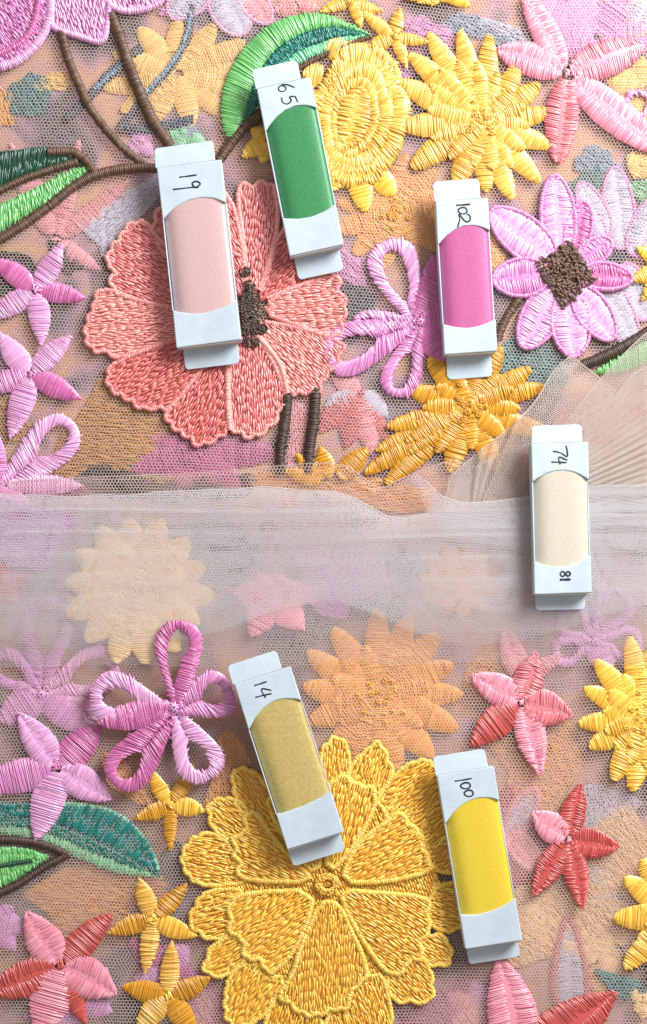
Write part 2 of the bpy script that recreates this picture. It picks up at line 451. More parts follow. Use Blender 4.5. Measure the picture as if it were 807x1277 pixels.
def crease(name_parent, P, z, r, mat, seed=0):
    """a rolled fold edge: the cloth seen edge-on"""
    P = spline(np.asarray(P, float)[:, :2]); P = resample(P, step=3.0); nr, _ = normals(P)
    zz = z(P[:, 0], P[:, 1]) if callable(z) else np.full(len(P), float(z))
    f = smooth_noise(seed, 14); rr = r * (1 + .35 * f(P[:, 0], P[:, 1]))
    a = np.linspace(0, 2 * math.pi, 8, endpoint=False)
    V = np.concatenate([np.stack([P[:, 0] + nr[:, 0] * rr * math.cos(t), P[:, 1] + nr[:, 1] * rr * math.cos(t), zz + rr * .9 * math.sin(t)], 1)[:, None] for t in a], 1)
    n = len(P); V = V.reshape(-1, 3); k = 1 - V[:, 2] / H
    W = np.stack([wx(CX + (V[:, 0] - CX) * k), wy(CY + (V[:, 1] - CY) * k), V[:, 2] * U], 1)
    i = np.arange(n - 1)[:, None]; j = np.arange(8)[None, :]
    A = i * 8 + j; B = i * 8 + (j + 1) % 8
    Q = np.stack([A, B, B + 8, A + 8], -1).reshape(-1, 4)
    o = mesh_obj('folded_edge', W, Q, np.zeros((0, 3), int), None, mat)
    o.parent = name_parent
    return o

NETM = netmat('tulle_thread', (228, 206, 198), .4); NETW = netmat('white_tulle_thread', (232, 228, 230), .45); NETB = netmat('beige_tulle_thread', (236, 226, 218), .55)
big = smooth_noise(51, 120)
def z_low(x, y): return 8.0 + .7 * big(x, y)
n0 = net('tulle_lining', lambda x, y: x > -1e9, lambda x, y: (x, y, 1.0 + 0 * x), 4.4, .6, NETM, ang=.31, seed=31)
tag(n0, 'lowest tulle sheet lying directly on the table under all the embroidery', 'tulle')
n1 = net('tulle_net', lambda x, y: x > -1e9, lambda x, y: (x, y, z_low(x, y)), 4.3, .70, NETM, ang=.05, seed=3)
tag(n1, 'sheer tulle mesh with open honeycomb cells carrying the coral flower', 'tulle')

E2X = [-80, 0, 60, 200, 300, 380, 430, 455, 474, 494, 539, 568, 583, 592, 600, 640, 700, 900]
E2Y = [602, 601, 597, 592, 586, 578, 581, 597, 609, 600, 582, 574, 581, 600, 616, 622, 612, 604]
_e2 = spline(np.c_[E2X, E2Y])
def e2(x): return np.interp(x, _e2[:, 0], _e2[:, 1])
def z_up(x, y):
    d = y - e2(x)
    return 15.4 + .7 * big(x + 300, y) + 3.0 * np.exp(-((d - 8) / 9.0) ** 2) - 4.0 * np.exp(-d / 2.5)
n2 = net('tulle_overlay', lambda x, y: y > e2(x), lambda x, y: (x, y, z_up(x, y)), 4.25, .68, NETM, box=(-70, 555, 880, 1350), ang=-.02, seed=7)
tag(n2, 'upper tulle panel under the big golden flower with its edge across the middle', 'tulle')
crease(n2, np.c_[_e2[::6, 0], _e2[::6, 1]], lambda x, y: 15.2 + 0 * x, .5, NETM, 5)

# the pale folded veil below that edge
E3X = [-80, 0, 100, 200, 280, 330, 400, 440, 470, 482, 500, 540, 590, 640, 700, 760, 900]
E3Y = [614, 616, 617, 613, 611, 610, 612, 620, 636, 643, 645, 641, 640, 642, 634, 628, 622]
_e3 = spline(np.c_[E3X, E3Y])
wr3 = smooth_noise(77, 30)
def e3(x): return np.interp(x, _e3[:, 0], _e3[:, 1]) + 2.4 * wr3(x, 0 * x)
rip = smooth_noise(71, 26)
def veil(x, y):           # y is unrolled: above the fold line it runs back underneath
    d = y - e3(x); r = 2.2
    up = d >= 0
    yy = np.where(up, y, e3(x) - d)
    ad = np.abs(d)
    ph = 2.2 * rip(x * .35, y * .12)
    yy = yy + (np.clip(ad / 14, 0, 1)) * (1.9 * np.sin(yy * .21 + ph) + .8 * np.sin(yy * .47 + 2 * ph + x * .012)) * np.exp(-ad / 120.0)
    f = np.clip(ad / 6.0, 0, 1)
    zz = np.where(up, 27.0 + 1.6 * f, 27.0 - 1.6 * f) + .9 * rip(x * .4, yy * 1.6) * np.clip(ad / 20, 0, 1)
    return x + np.where(up, 0, 1.7), yy, zz
VB = [-80, 0, 110, 200, 300, 420, 560, 660, 740, 900]
VU = [850, 850, 850, 850, 850, 822, 836, 832, 830, 830]
def veil_keep(x, y):
    d = y - e3(x)
    return np.where(d >= 0, y < np.interp(x, VB, VU), (e3(x) - d) < np.interp(x, VB, VU) - 55 + 25 * np.sin(x * .013))
n3 = net('tulle_fold', veil_keep, veil, 3.2, .76, NETW, box=(-70, 430, 880, 830), ang=.0, seed=13, warp=3,
         wfun=lambda x, y: np.clip((np.interp(x, VB, VU) + 14 * rip(x * .5, y * .5) - np.where(y - e3(x) >= 0, y, 2 * e3(x) - y)) / 90.0, .25, 1.0))
tag(n3, 'white doubled tulle fold stretched as a hazy band across the middle', 'tulle')
crease(n3, np.c_[_e3[::2, 0], e3(_e3[::2, 0])], lambda x, y: 27.0 + 0 * x, .55, NETW, 6)

E4 = spline([(512, 586), (530, 600), (549, 618), (573, 626), (604, 627), (660, 620), (740, 609), (807, 606), (900, 603)])
def e4(x): return np.interp(x, E4[:, 0], E4[:, 1]) + 1.2 * wr3(x + 90, 0 * x)
def veil2(x, y):
    d = y - e4(x); up = d >= 0; yy = np.where(up, y, e4(x) - d); ad = np.abs(d)
    yy = yy + np.clip(ad / 12, 0, 1) * 2.2 * np.sin(yy * .3 + rip(x * .3, y * .1) * 2)
    return x + np.where(up, 0, 1.4), yy, np.where(up, 28.6, 27.8) + .6 * rip(x, yy)
n4 = net('tulle_fold', lambda x, y: (np.abs(y - e4(x)) < 60 + 12 * np.sin(x * .03)) & (x > 528 + 14 * np.sin(y * .05)), veil2, 3.3, .72, NETW, box=(505, 500, 880, 720), ang=.1, seed=17, warp=2,
         wfun=lambda x, y: np.clip((64 - np.abs(y - e4(x))) / 40, .25, 1) * np.clip((x - 520) / 40, .3, 1))
tag(n4, 'short second tulle fold crossing under the bottom of box 74', 'tulle')
crease(n4, np.c_[E4[8::2, 0], e4(E4[8::2, 0])], lambda x, y: 28.4 + 0 * x, .6, NETW, 8)

# gathered beige gauze at the right
def gz(base, seed, amp=8.0):
    rays = [(82, 6), (67, 3), (56, 2.5), (42, 2.5), (33, 3), (25, 2.5), (17, 2.5), (8, 3), (75, 5), (60.6, 6), (52, 3.5), (46, 5), (38, 4), (29, 5), (21, 3.5), (13, 4.5), (4, 4)]
    f = smooth_noise(seed, 40)
    def g(x, y):
        an = np.degrees(np.arctan2(-(y - 665), x - 585)); r = np.hypot(x - 585, y - 665)
        zz = np.zeros_like(x, dtype=float)
        for a, wdt in rays:
            zz = zz + amp * np.clip(1 - np.abs(an - a - (seed % 3) * 2.2) / wdt, 0, 1) ** 1.6
        return base + zz * np.clip(r / 110, .15, 1.2) + .6 * f(x, y)
    return g
def gauze(name, label, poly, base, seed, edge, ang, pitch=2.7, wd=.80, tintmat=None):
    P = spline(np.asarray(poly, float), closed=True, k=5) if False else np.asarray(poly, float)
    g = gz(base, seed)
    x0, y0 = P.min(0); x1, y1 = P.max(0)
    o = net(name, lambda x, y: inside(P, x, y), lambda x, y: (x, y, g(x, y)), pitch, wd, tintmat or NETB, box=(x0 - 5, y0 - 5, x1 + 5, y1 + 5), ang=ang, seed=seed, warp=1.5)
    tag(o, label, 'gauze', 'gathered beige gauze folds')
    for e in edge: crease(o, e, lambda x, y: g(x, y) + .4, .65, tintmat or NETB, seed)
    return o
gauze('gauze_fold', 'beige gauze fold at the bottom of the gathers, level beside box 74',
      [(618, 640), (660, 610), (735, 583), (807, 556), (860, 540), (860, 690), (640, 690)], 17, 24, [[(622, 636), (660, 610), (735, 583), (807, 556), (860, 538)]], .3)
gauze('gauze_fold', 'beige gauze pleat rising to the right edge just above box 74',
      [(640, 640), (672, 590), (722, 543), (760, 502), (790, 467), (830, 448), (860, 440), (860, 660)], 18, 25, [[(660, 606), (722, 543), (760, 502), (790, 467), (830, 448)]], .75)
gauze('gauze_fold', 'uppermost beige gauze pleat whose crest reaches the right edge under the lilac flower',
      [(640, 650), (680, 560), (718, 510), (745, 477), (770, 450), (807, 415), (860, 380), (860, 640)], 17.5, 26, [[(692, 545), (718, 510), (745, 477), (770, 450), (807, 415), (860, 382)]], .8)
gauze('gauze_fold', 'beige gauze peak pointing up between the dark gold flower and the lilac one',
      [(552, 640), (560, 594), (600, 561), (640, 529), (668, 500), (690, 463), (712, 443), (738, 464), (768, 488), (745, 530), (712, 600), (690, 650)], 17.5, 27,
      [[(562, 594), (600, 561), (640, 529), (668, 500), (690, 463), (712, 443)], [(712, 443), (738, 464), (768, 488)]], .6)
# second ply of the same gathers
gauze('gauze_fold', 'lower ply of beige gauze seen through the peak beside the dark gold flower',
      [(556, 640), (572, 592), (640, 556), (690, 548), (740, 556), (800, 520), (860, 500), (860, 660)], 15.5, 28, [], -.35)

# ------------------------------------------------------------------ builders of embroidered things
def star(name, label, cat, c, tips, lv, mats, wd, mode='a', sp=2.05, tw=2.1, a=.52, cc=.9, core=4.0, group=None, coremat=None, back=0.05):
    """flower of separate satin petals"""
    t = Thing(name, label, cat, c[0], c[1], LEVEL[lv], group)
    c = np.array(c, float)
    for k, tp in enumerate(tips):
        tip = np.array(tp[:2], float); w_ = tp[2] if len(tp) > 2 and tp[2] else wd
        m = tp[3] if len(tp) > 3 and tp[3] else (mats[k % len(mats)] if isinstance(mats, (list, tuple)) else mats)
        md = tp[4] if len(tp) > 4 else mode
        mb = MB(); b = c + (tip - c) * back
        petal(mb, LEVEL[lv] + .5 + RNG.uniform(0, 1.0), b, tip, w_, md, bend=RNG.uniform(-2, 2), a=a, c=cc, sp=sp, tw=tw, slant=RNG.uniform(-2, 3), N=6 if lv else 5)
        mb.build('petal', m, t)
    if core:
        mb = MB()
        pts = [(c[0] + RNG.normal(0, core * .4), c[1] + RNG.normal(0, core * .4)) for _ in range(5)]
        for x, y in pts:
            an = RNG.uniform(0, 3.14); d = np.array([math.cos(an), math.sin(an)]) * core
            mb.stitches([(x - d[0], y - d[1])], [(x + d[0], y + d[1])], LEVEL[lv] + 3.4, 1.6, 2.8)
        mb.build('flower_center', coremat or (mats[0] if isinstance(mats, (list, tuple)) else mats), t)
    return t

def daisy(name, label, cat, c, tips, lv, mat, mat2, wd, inner=.55, mode='a', sp=2.05, tw=2.1, group=None, core=True):
    """sunflower: long satin petals, a second ring of shorter ones, knotted middle"""
    t = Thing(name, label, cat, c[0], c[1], LEVEL[lv], group); c = np.array(c, float)
    n = len(tips)
    for k, tp in enumerate(tips):
        tip = np.array(tp[:2], float); w_ = tp[2] if len(tp) > 2 else wd
        mb = MB(); petal(mb, LEVEL[lv] + .5 + (k % 2) * .9, c + (tip - c) * .06, tip, w_, mode, a=.42, c=.55, sp=sp, tw=tw, slant=RNG.uniform(-4, 4), bend=RNG.uniform(-3, 3))
        mb.build('petal', mat, t)
    if inner:
        for k, tp in enumerate(tips):
            tip = np.array(tp[:2], float); nx = np.array(tips[(k + 1) % n][:2], float)
            v = ((tip + nx) / 2 - c) * inner
            mb = MB(); petal(mb, LEVEL[lv] + 2.6 + (k % 2) * .7, c + v * .02, c + v * 1.08, wd * .8, mode, a=.45, c=.6, sp=sp, tw=tw, slant=RNG.uniform(-3, 3))
            mb.build('petal', mat2, t)
    if core:
        mb = MB(); r = np.linalg.norm(np.array(tips[0][:2]) - c) * .12
        pts = [(c[0] + RNG.normal(0, r), c[1] + RNG.normal(0, r)) for _ in range(22)]
        knots(mb, pts, LEVEL[lv] + 4.6, 3.0)
        mb.build('flower_center', mat, t)
    return t

def loop_sides(c, far, wd, rb, u0=.42):
    """outer and inner contour of a ribbon loop: the two halves touch near the base and open round a hole near the tip"""
    c = np.array(c, float); f = np.array(far, float); ax = f - c; L = np.linalg.norm(ax); ax /= L; nr = np.array([-ax[1], ax[0]])
    u = np.sin(np.linspace(0, math.pi / 2, 40)); h = wd / 2
    po = (u + .02) ** .8 * np.sqrt(np.clip(1 - u ** 5, 0, 1)); po = po / po.max() * h
    u1 = 1 - rb * .5 / L; ui = u * u1
    hole = np.clip((u - u0) / (1 - u0), 0, 1); ph = np.maximum((hole ** .75 * (1 - hole) ** .45) * 1.9, 0) * max(h - rb * .62, 1.2) + .5
    k = 6 * RNG.normal(0, .3)
    q = lambda uu, p, s: c + ax * (L * uu)[:, None] + nr * (s * p + k * uu * (1 - uu) * 4)[:, None]
    out = np.vstack([q(u, po, 1), q(u, po, -1)[::-1]]); inn = np.vstack([q(ui, ph, 1), q(ui, ph, -1)[::-1]])
    return out, inn

def loops_flower(name, label, cat, c, loops, lv, mats, group=None, ribbon=11, core=4.5, solid=(), sp=2.1):
    t = Thing(name, label, cat, c[0], c[1], LEVEL[lv], group)
    for k, lp in enumerate(loops):
        m = lp[3] if len(lp) > 3 else mats[k % len(mats)]
        rb = lp[4] if len(lp) > 4 else ribbon
        A, B = loop_sides(c if len(lp) <= 5 else lp[5], lp[:2], lp[2], rb, .42 if len(lp) <= 6 else lp[6])
        mb = MB(); band(mb, A, B, LEVEL[lv] + .6 + .6 * (k % 3), sp=sp, wd=2.2, bow=2.0, jit=.8)
        mb.build('ribbon_loop', m, t)
    for sd in solid:
        mb = MB(); petal(mb, LEVEL[lv] + 1.4, c if len(sd) <= 4 else sd[4], sd[:2], sd[2], 'a', sp=sp, slant=1.0); mb.build('petal', sd[3], t)
    if core:
        mb = MB()
        for k in range(4):
            an = k * .8 + .2; d = np.array([math.cos(an), math.sin(an)]) * core * 1.3
            mb.stitches([np.array(c) - d], [np.array(c) + d], LEVEL[lv] + 4.8, 1.8, 3.2)
        mb.build('flower_center', mats[0], t)
    return t

def outlined(name, label, cat, c, petals, lv, mfill, medge, group=None, edge=4.5, mode='v', center=None, a=.5, cc=.6, sp=2.1):
    """petals with a satin filling and a corded outline"""
    t = Thing(name, label, cat, c[0], c[1], LEVEL[lv], group)
    for k, p in enumerate(petals):
        b, tip, wd = p[0], p[1], p[2]
        mf = p[3] if len(p) > 3 else mfill; bend = p[4] if len(p) > 4 else 0
        z = LEVEL[lv] + .6 + .7 * (k % 3)
        mb = MB(); petal(mb, z, b, tip, wd - edge * .8, mode, bend=bend, a=a, c=cc, sp=sp); o = mb.build('petal', mf, t)
        mb = MB(); column(mb, leaf_poly(b, tip, wd - edge * .6, bend, a, cc), edge, z + .8, sp=sp, closed=True, smooth=False)
        mb.build('outline_cord', medge, t, parent=o)
    if center: center(t)
    return t

def filled(t, name, poly, ang, mat, z, cord=None, cordmat=None, cw=5.0, sm=2, wave=0.0, sp=3.0, ln=10.0, tw=2.7, dome=2.2, bow=1.3):
    P = chaikin(poly, sm, True)
    mb = MB(); fill(mb, P, ang, z, sp=sp, ln=ln, tw=tw, dome=dome, bow=bow, wave=wave); o = mb.build(name, mat, t)
    if cord == 'all':
        mb = MB(); column(mb, P, cw, z + .3, closed=True, smooth=False); mb.build('outline_cord', cordmat or mat, t, parent=o)
    elif cord is not None:
        mb = MB()
        for c in cord: column(mb, c, cw, z + .5)
        mb.build('outline_cord', cordmat or mat, t, parent=o)
    return o

def stems(name, label, cat, paths, lv, mat, wd, group=None, z=0.0, part='stem'):
    t = Thing(name, label, cat, paths[0][0][0], paths[0][0][1], LEVEL[lv], group)
    for p in paths:
        wv = wd * (1 + .13 * np.cumsum(RNG.normal(0, .45, 14)) / 2.2).clip(.78, 1.2)
        mb = MB(); column(mb, spline(p), wv, LEVEL[lv] + .4 + z, sp=2.0, tw=2.1, smooth=False, jit=.8, slant=RNG.uniform(-1.5, 1.5)); mb.build(part, mat, t)
    return t

def tip_ring(c, r, n, a0=0, e=1.0, j=.06):
    return [(c[0] + r * math.cos(a0 + k * 2 * math.pi / n) * RNG.uniform(1 - j, 1 + j), c[1] + e * r * math.sin(a0 + k * 2 * math.pi / n) * RNG.uniform(1 - j, 1 + j)) for k in range(n)]

def patch(name, label, cat, poly, ang, lv, mat, group=None, sp=2.8, ln=13, part='stitched_patch'):
    c = np.mean(poly, 0); t = Thing(name, label, cat, c[0], c[1], LEVEL[lv], group)
    P = np.array(poly, float); P = resample(P, n=22, closed=True); v = P - c; an = np.arctan2(v[:, 1], v[:, 0]); q = RNG.uniform(0, 6.28, 3)
    P = c + v * (1 + .16 * np.sin(3 * an + q[0]) + .10 * np.sin(5 * an + q[1]) + .10 * np.sin(8 * an + q[2]))[:, None]
    mb = MB(); fill(mb, chaikin(P, 1, True), ang, LEVEL[lv] + .3, sp=sp, ln=ln, tw=2.7, dome=1.0, bow=.9); mb.build(part, mat, t)
    return t
# ================================================================== LOWER FABRIC (seen through the net), upper half
G = 'embroidered flowers showing through the tulle'
# --- behind the branches, top left
daisy('apricot_daisy', 'cream yellow daisy under the net behind the two brown branches', 'flower', (222, 92),
      [(330, 88, 30), (318, 120, 30), (282, 146, 30), (238, 160, 30), (190, 152, 30), (150, 140, 28), (128, 110, 28), (140, 66, 28), (172, 34, 30), (222, 24, 30), (268, 30, 30), (306, 52, 30)], 0, GYEL, GYEL, 32, inner=0, core=False, sp=2.8)
stems('slate_branch', 'slate blue branch under the net crossing between the two brown branches', 'branch',
      [[(240, 8), (230, 56), (208, 92), (176, 126), (150, 160)], [(176, 60), (140, 90), (116, 116), (84, 148)], [(150, 160), (186, 162), (240, 150)]], 0, GSLATE, 13, z=.6)
stems('grey_blue_stitching', 'pale grey blue line of stitches on top of the slate branch', 'stitching',
      [[(238, 18), (228, 56), (206, 90), (180, 118)], [(162, 74), (136, 96), (118, 112)]], 0, GBLUE, 4.6, z=4.6)
star('mint_flower', 'small mint flower under the net beside the top flap of box 19', 'flower', (228, 166), [(206, 172), (246, 158), (258, 182), (226, 150), (216, 190)], 0, [MINT, GBLUE], 20)
patch('lilac_patch', 'dusty lilac stitched patch between cream daisy and light green leaf', 'stitching', [(246, 96), (288, 92), (290, 132), (258, 130)], .3, 0, GLIL)
patch('teal_patch', 'dull teal patch under the net below the large lilac orchid', 'stitching', [(10, 100), (52, 92), (70, 118), (40, 150), (8, 140)], 1.0, 0, GTEAL)
patch('apricot_patch', 'apricot scrap of embroidery at left edge above the dark leaf', 'stitching', [(-20, 110), (14, 112), (16, 150), (-6, 166), (-24, 150)], 1.2, 0, GORA)
patch('yellow_patch', 'pale yellow patch left of the first brown branch', 'stitching', [(46, 96), (78, 88), (92, 104), (70, 114), (44, 112)], .2, 0, GYEL)
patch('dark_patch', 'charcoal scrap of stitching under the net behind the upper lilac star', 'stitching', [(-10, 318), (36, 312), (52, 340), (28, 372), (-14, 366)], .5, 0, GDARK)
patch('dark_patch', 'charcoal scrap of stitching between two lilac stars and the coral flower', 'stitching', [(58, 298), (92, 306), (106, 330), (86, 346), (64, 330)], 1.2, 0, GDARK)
star('rosy_flower', 'faded pink petals under the net between the green leaf and the coral flower', 'flower', (70, 300), [(164, 222, 24), (12, 176, 34, GPINK), (100, 172, 26, GPINK), (128, 338, 22)], 0, [GPINK], 24)
patch('white_patch', 'white patch of lower fabric under the leaf stalk left of the coral flower', 'stitching', [(100, 282), (150, 240), (192, 224), (192, 262), (150, 290), (120, 334)], 2.5, 0, GWHITE)
star('lilac_bloom', 'faint lilac bloom under the net near the second brown branch foot', 'flower', (176, 176), [(168, 160), (192, 166), (190, 196), (160, 196)], 0, [GLIL], 18)
# --- tan and mauve under the coral flower
patch('tan_patch', 'tan brown patch of lower embroidery left of the coral flower bottom', 'stitching', [(92, 520), (118, 476), (148, 470), (216, 520), (206, 590), (80, 596), (66, 560)], .1, 0, GTAN, ln=18)
patch('tan_patch', 'tan strip showing between lowest lilac star and left edge', 'stitching', [(-10, 500), (20, 484), (40, 520), (20, 556), (-12, 548)], 1.0, 0, GTAN)
star('mauve_flower', 'mauve flower under the net below the coral flower', 'flower', (250, 566), [(160, 588, 44), (186, 545, 40), (250, 524, 50), (310, 540, 44), (352, 566, 40), (300, 612, 44), (220, 612, 44)], 0, [GLILD], 44, sp=2.8)
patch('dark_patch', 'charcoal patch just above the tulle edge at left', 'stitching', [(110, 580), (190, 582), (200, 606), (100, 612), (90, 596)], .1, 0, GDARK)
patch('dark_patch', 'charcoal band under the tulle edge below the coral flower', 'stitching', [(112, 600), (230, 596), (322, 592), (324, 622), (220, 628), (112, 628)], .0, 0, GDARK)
star('pink_striped_flower', 'faded red and white striped petals above the middle of the tulle edge', 'flower', (450, 490), [(396, 540, 34, GRED), (404, 506, 26, GWHITE), (430, 560, 36, GRED), (466, 570, 32, GPINK), (412, 470, 26, GPINK), (484, 520, 30, GWHITE), (486, 556, 24, GRED)], 0, [GRED], 30)
patch('rose_patch', 'rosy patch between the two lower brown stems', 'stitching', [(362, 500), (392, 496), (386, 580), (358, 580)], 1.5, 0, GPINK)
# --- centre and right
daisy('apricot_daisy', 'apricot daisy under the net between gold rose and box 102', 'flower', (492, 266), tip_ring((492, 266), 74, 12, .2), 0, GORA, GORA, 30, inner=.6, sp=2.8)
patch('green_patch', 'dull green patch between the coral flower and upper lilac bow', 'stitching', [(420, 360), (462, 352), (470, 400), (440, 420)], .8, 0, GSLATE)
patch('lilac_patch', 'dull lilac patch beside the bottom flap of box 65', 'stitching', [(420, 300), (452, 330), (458, 356), (420, 352)], .8, 0, GLIL)
patch('lilac_patch', 'lilac patch of lower fabric between gold rose and gold sunflower', 'stitching', [(470, 60), (520, 70), (505, 130), (476, 112)], .8, 0, GLIL)
patch('lilac_patch', 'lilac patch under the net near the gold star at the top', 'stitching', [(500, 18), (560, 30), (566, 62), (536, 58), (506, 48)], .3, 0, GLIL)
patch('grey_blue_patch', 'pale grey blue patch at top left of the pink lily', 'stitching', [(560, 6), (620, 30), (664, 56), (650, 72), (600, 50), (560, 36)], .5, 0, GBLUE)
patch('white_patch', 'white streak of stitching under the left petal of the pink lily', 'stitching', [(600, 18), (650, 36), (672, 58), (640, 54), (604, 36)], .5, 0, GWHITE)
star('lilac_cross_flower', 'pale lilac flower with a slate square heart above the pink lily', 'flower', (742, 48), [(650, 10, 60), (700, -20, 60), (745, 100, 50), (830, 40, 60), (790, -20, 60), (690, 62, 44)], 0, [GLIL], 56, core=0)
patch('slate_square', 'slate grey square patch behind the right petal of the pink lily', 'stitching', [(708, 18), (772, 20), (776, 62), (716, 58)], 0.9, 0, GSLATE, ln=9)
outlined('cream_flower', 'white petals with yellow outlines in the top right corner', 'flower', (800, -10), [((800, -20), (752, 18), 40), ((810, -10), (790, 46), 40)], 0, GWHITE, GYEL)
star('yellow_bloom', 'cream yellow petals under the net right of the pink lily', 'flower', (800, 110), [(752, 96, 34), (770, 140, 30), (800, 70, 30), (790, 180, 30)], 0, [GYEL], 30)
patch('teal_patch', 'teal patch under the net left of white lilac outlined petals', 'stitching', [(700, 240), (726, 212), (752, 206), (748, 250), (712, 262)], 1.0, 0, GTEAL)
patch('grey_blue_patch', 'grey blue patch below the lower petal of the pink lily', 'stitching', [(724, 180), (760, 186), (776, 212), (740, 214), (716, 212)], .6, 0, GBLUE)
outlined('pale_outlined_flower', 'white petals with lilac outlines under the net behind brown hearted lilac flower', 'flower', (770, 312),
         [((776, 312), (766, 208), 42), ((756, 296), (722, 228), 36), ((788, 320), (830, 240), 44), ((776, 330), (806, 400), 44), ((748, 346), (794, 438), 40)], 0, GWHITE, GLIL)
patch('slate_square', 'slate grey patch in the heart of the white lilac outlined flower', 'stitching', [(742, 312), (764, 282), (790, 310), (768, 340)], 0.6, 0, GSLATE, ln=8)
patch('green_patch', 'soft green patch at the right edge below the pink lily', 'stitching', [(786, 230), (830, 214), (830, 262), (794, 256)], .4, 0, GGREEN)
star('yellow_bloom', 'cream yellow blob at the right edge under the lily tip', 'flower', (800, 206), [(780, 196, 26), (812, 190, 26), (790, 222, 28), (826, 216, 28)], 0, [GYEL], 26)
patch('teal_patch', 'broad dull teal patch between box 102 and the gauze peak', 'stitching', [(624, 420), (660, 398), (690, 430), (720, 452), (690, 486), (640, 504), (618, 470)], .5, 0, GTEAL)
star('orange_bloom', 'orange petal scrap at left edge of box 102', 'flower', (616, 312), [(610, 280, 26), (626, 330, 26), (606, 344, 24)], 0, [GORA], 24)
patch('rose_patch', 'rosy patch behind gauze above box 74 at right', 'stitching', [(700, 500), (800, 500), (840, 600), (700, 600)], .5, 0, GPINK, ln=18)

outlined('pale_outlined_flower', 'pale lilac petals with pink outlines at top edge above the light green leaf', 'flower', (290, -16),
         [((272, -20), (304, 44), 52), ((300, -20), (336, 30), 36, GPINK), ((256, -24), (212, 22), 46)], 0, GWHITE, LILACL)
patch('lilac_patch', 'soft lilac patch at the top between orchid and light green leaf', 'stitching', [(200, 4), (250, -6), (262, 12), (222, 22), (198, 18)], .4, 0, GLIL)
star('orange_bloom', 'orange and pink scraps at the top beside the gold star', 'flower', (372, 4), [(340, 14, 26, GPINK), (398, 12, 22, CORAL), (368, -22, 26)], 0, [CORAL], 24)

# ================================================================== LOWER FABRIC, lower half
daisy('cream_daisy', 'large cream daisy blurred under the white tulle fold at left', 'flower', (172, 735), tip_ring((172, 735), 92, 14, .1), 2, GCREAM, GCREAM, 40, inner=.6, sp=2.8)
for o_ in (): pass
star('faded_pink_flower', 'faded pink flower blurred under the tulle fold right of the cream daisy', 'flower', (338, 745), [(318, 716, 34), (352, 712, 34), (392, 738, 40), (380, 786, 40), (312, 796, 38), (286, 738, 32)], 2, [GPINK], 36, sp=2.8)
star('faded_red_flower', 'faded red flower at the left edge under the tulle fold', 'flower', (-6, 726), [(36, 722, 30), (22, 752, 30), (-10, 690, 30), (-30, 740, 30)], 2, [GRED], 30)
patch('lilac_patch', 'broad pale lilac patch under the fold at the left edge', 'stitching', [(-30, 620), (60, 624), (90, 660), (60, 720), (20, 700), (-30, 700)], .6, 2, GLIL, ln=18)
patch('mauve_patch', 'mauve patch peeping at the left end of the tulle edge', 'stitching', [(-30, 594), (40, 596), (100, 604), (100, 622), (-30, 626)], .1, 0, GLILD)
loops_flower('faded_bow_flower', 'large pale lilac bow flower under the tulle left of the crisp lilac bow', 'flower', (52, 866),
             [(62, 744, 66), (146, 824, 62), (-10, 820, 50), (120, 900, 44)], 1, [GLIL, LILACL], ribbon=22, solid=[(112, 912, 40, GLIL), (0, 900, 44, GLIL)], sp=2.6)
daisy('orange_daisy', 'large apricot daisy lying under the tulle between boxes 14 and 100', 'flower', (474, 868),
      [(470, 758, 34), (512, 766, 34), (548, 790, 36), (566, 828, 34), (578, 866, 34), (572, 910, 36), (540, 946, 38), (496, 966, 38), (448, 966, 38), (408, 942, 38), (384, 902, 36), (376, 856, 36), (382, 812, 34), (414, 782, 34)], 1, GORA, GORA, 38, inner=.6, sp=2.6)
daisy('apricot_daisy', 'small faint apricot daisy under the tulle fold left of box 74', 'flower', (572, 724), tip_ring((572, 724), 48, 11, .3), 1, GORA, GORA, 24, inner=.5, sp=2.8)
patch('orange_patch', 'soft orange patch showing through the edge of the tulle in the middle', 'stitching', [(322, 592), (420, 586), (520, 604), (590, 612), (560, 640), (470, 634), (400, 612), (330, 610)], .1, 0, GORA, ln=16)
patch('lilac_patch', 'lilac patch under the fold just above apricot daisy', 'stitching', [(376, 690), (450, 680), (480, 736), (420, 770), (380, 760)], .6, 1, GLIL, ln=16)
loops_flower('faded_bow_flower', 'pale lilac bow flower under the tulle below box 74', 'flower', (742, 800), [(700, 760, 46), (778, 738, 50), (800, 806, 46), (690, 818, 40)], 1, [GLIL], ribbon=16, solid=[(760, 840, 34, GLIL)], sp=2.6)
patch('apricot_patch', 'soft apricot patch right of the orange daisy', 'stitching', [(584, 820), (640, 790), (640, 860), (600, 890), (580, 860)], .6, 0, GORA, ln=16)
patch('apricot_patch', 'broad apricot ground under the tulle beside box 100', 'stitching', [(620, 930), (700, 900), (730, 960), (700, 1010), (640, 1000)], .4, 0, GORA, ln=18)
patch('cream_patch', 'cream ground around the deep red star at right', 'stitching', [(640, 1110), (700, 1080), (780, 1010), (830, 1060), (800, 1180), (700, 1220), (650, 1200)], .9, 0, GCREAM, ln=18)
for k, (x, y, rx, ry, lb) in enumerate([(740, 1092, 24, 17, 'oval white patch touching the lower right of the red star'), (752, 1002, 40, 24, 'largest white patch under the yellow daisy at right'),
                                        (734, 1020, 20, 22, 'white patch beside the upper petal of the red star'), (762, 1122, 22, 16, 'white patch left of the lower gold daisy')]):
    patch('white_patch', lb, 'stitching', [(x + rx * math.cos(a), y + ry * math.sin(a)) for a in np.linspace(0, 5.6, 9)], .5 + k, 0, GWHITE, ln=9)
outlined('faded_pink_bloom', 'faded rose petals with white veins right of box 100', 'flower', (640, 1038), [((632, 1046), (668, 984), 34, GWHITE), ((636, 1040), (672, 1084), 34, GPINK), ((628, 1040), (606, 1092), 26)], 0, GPINK, GPINK, edge=9)
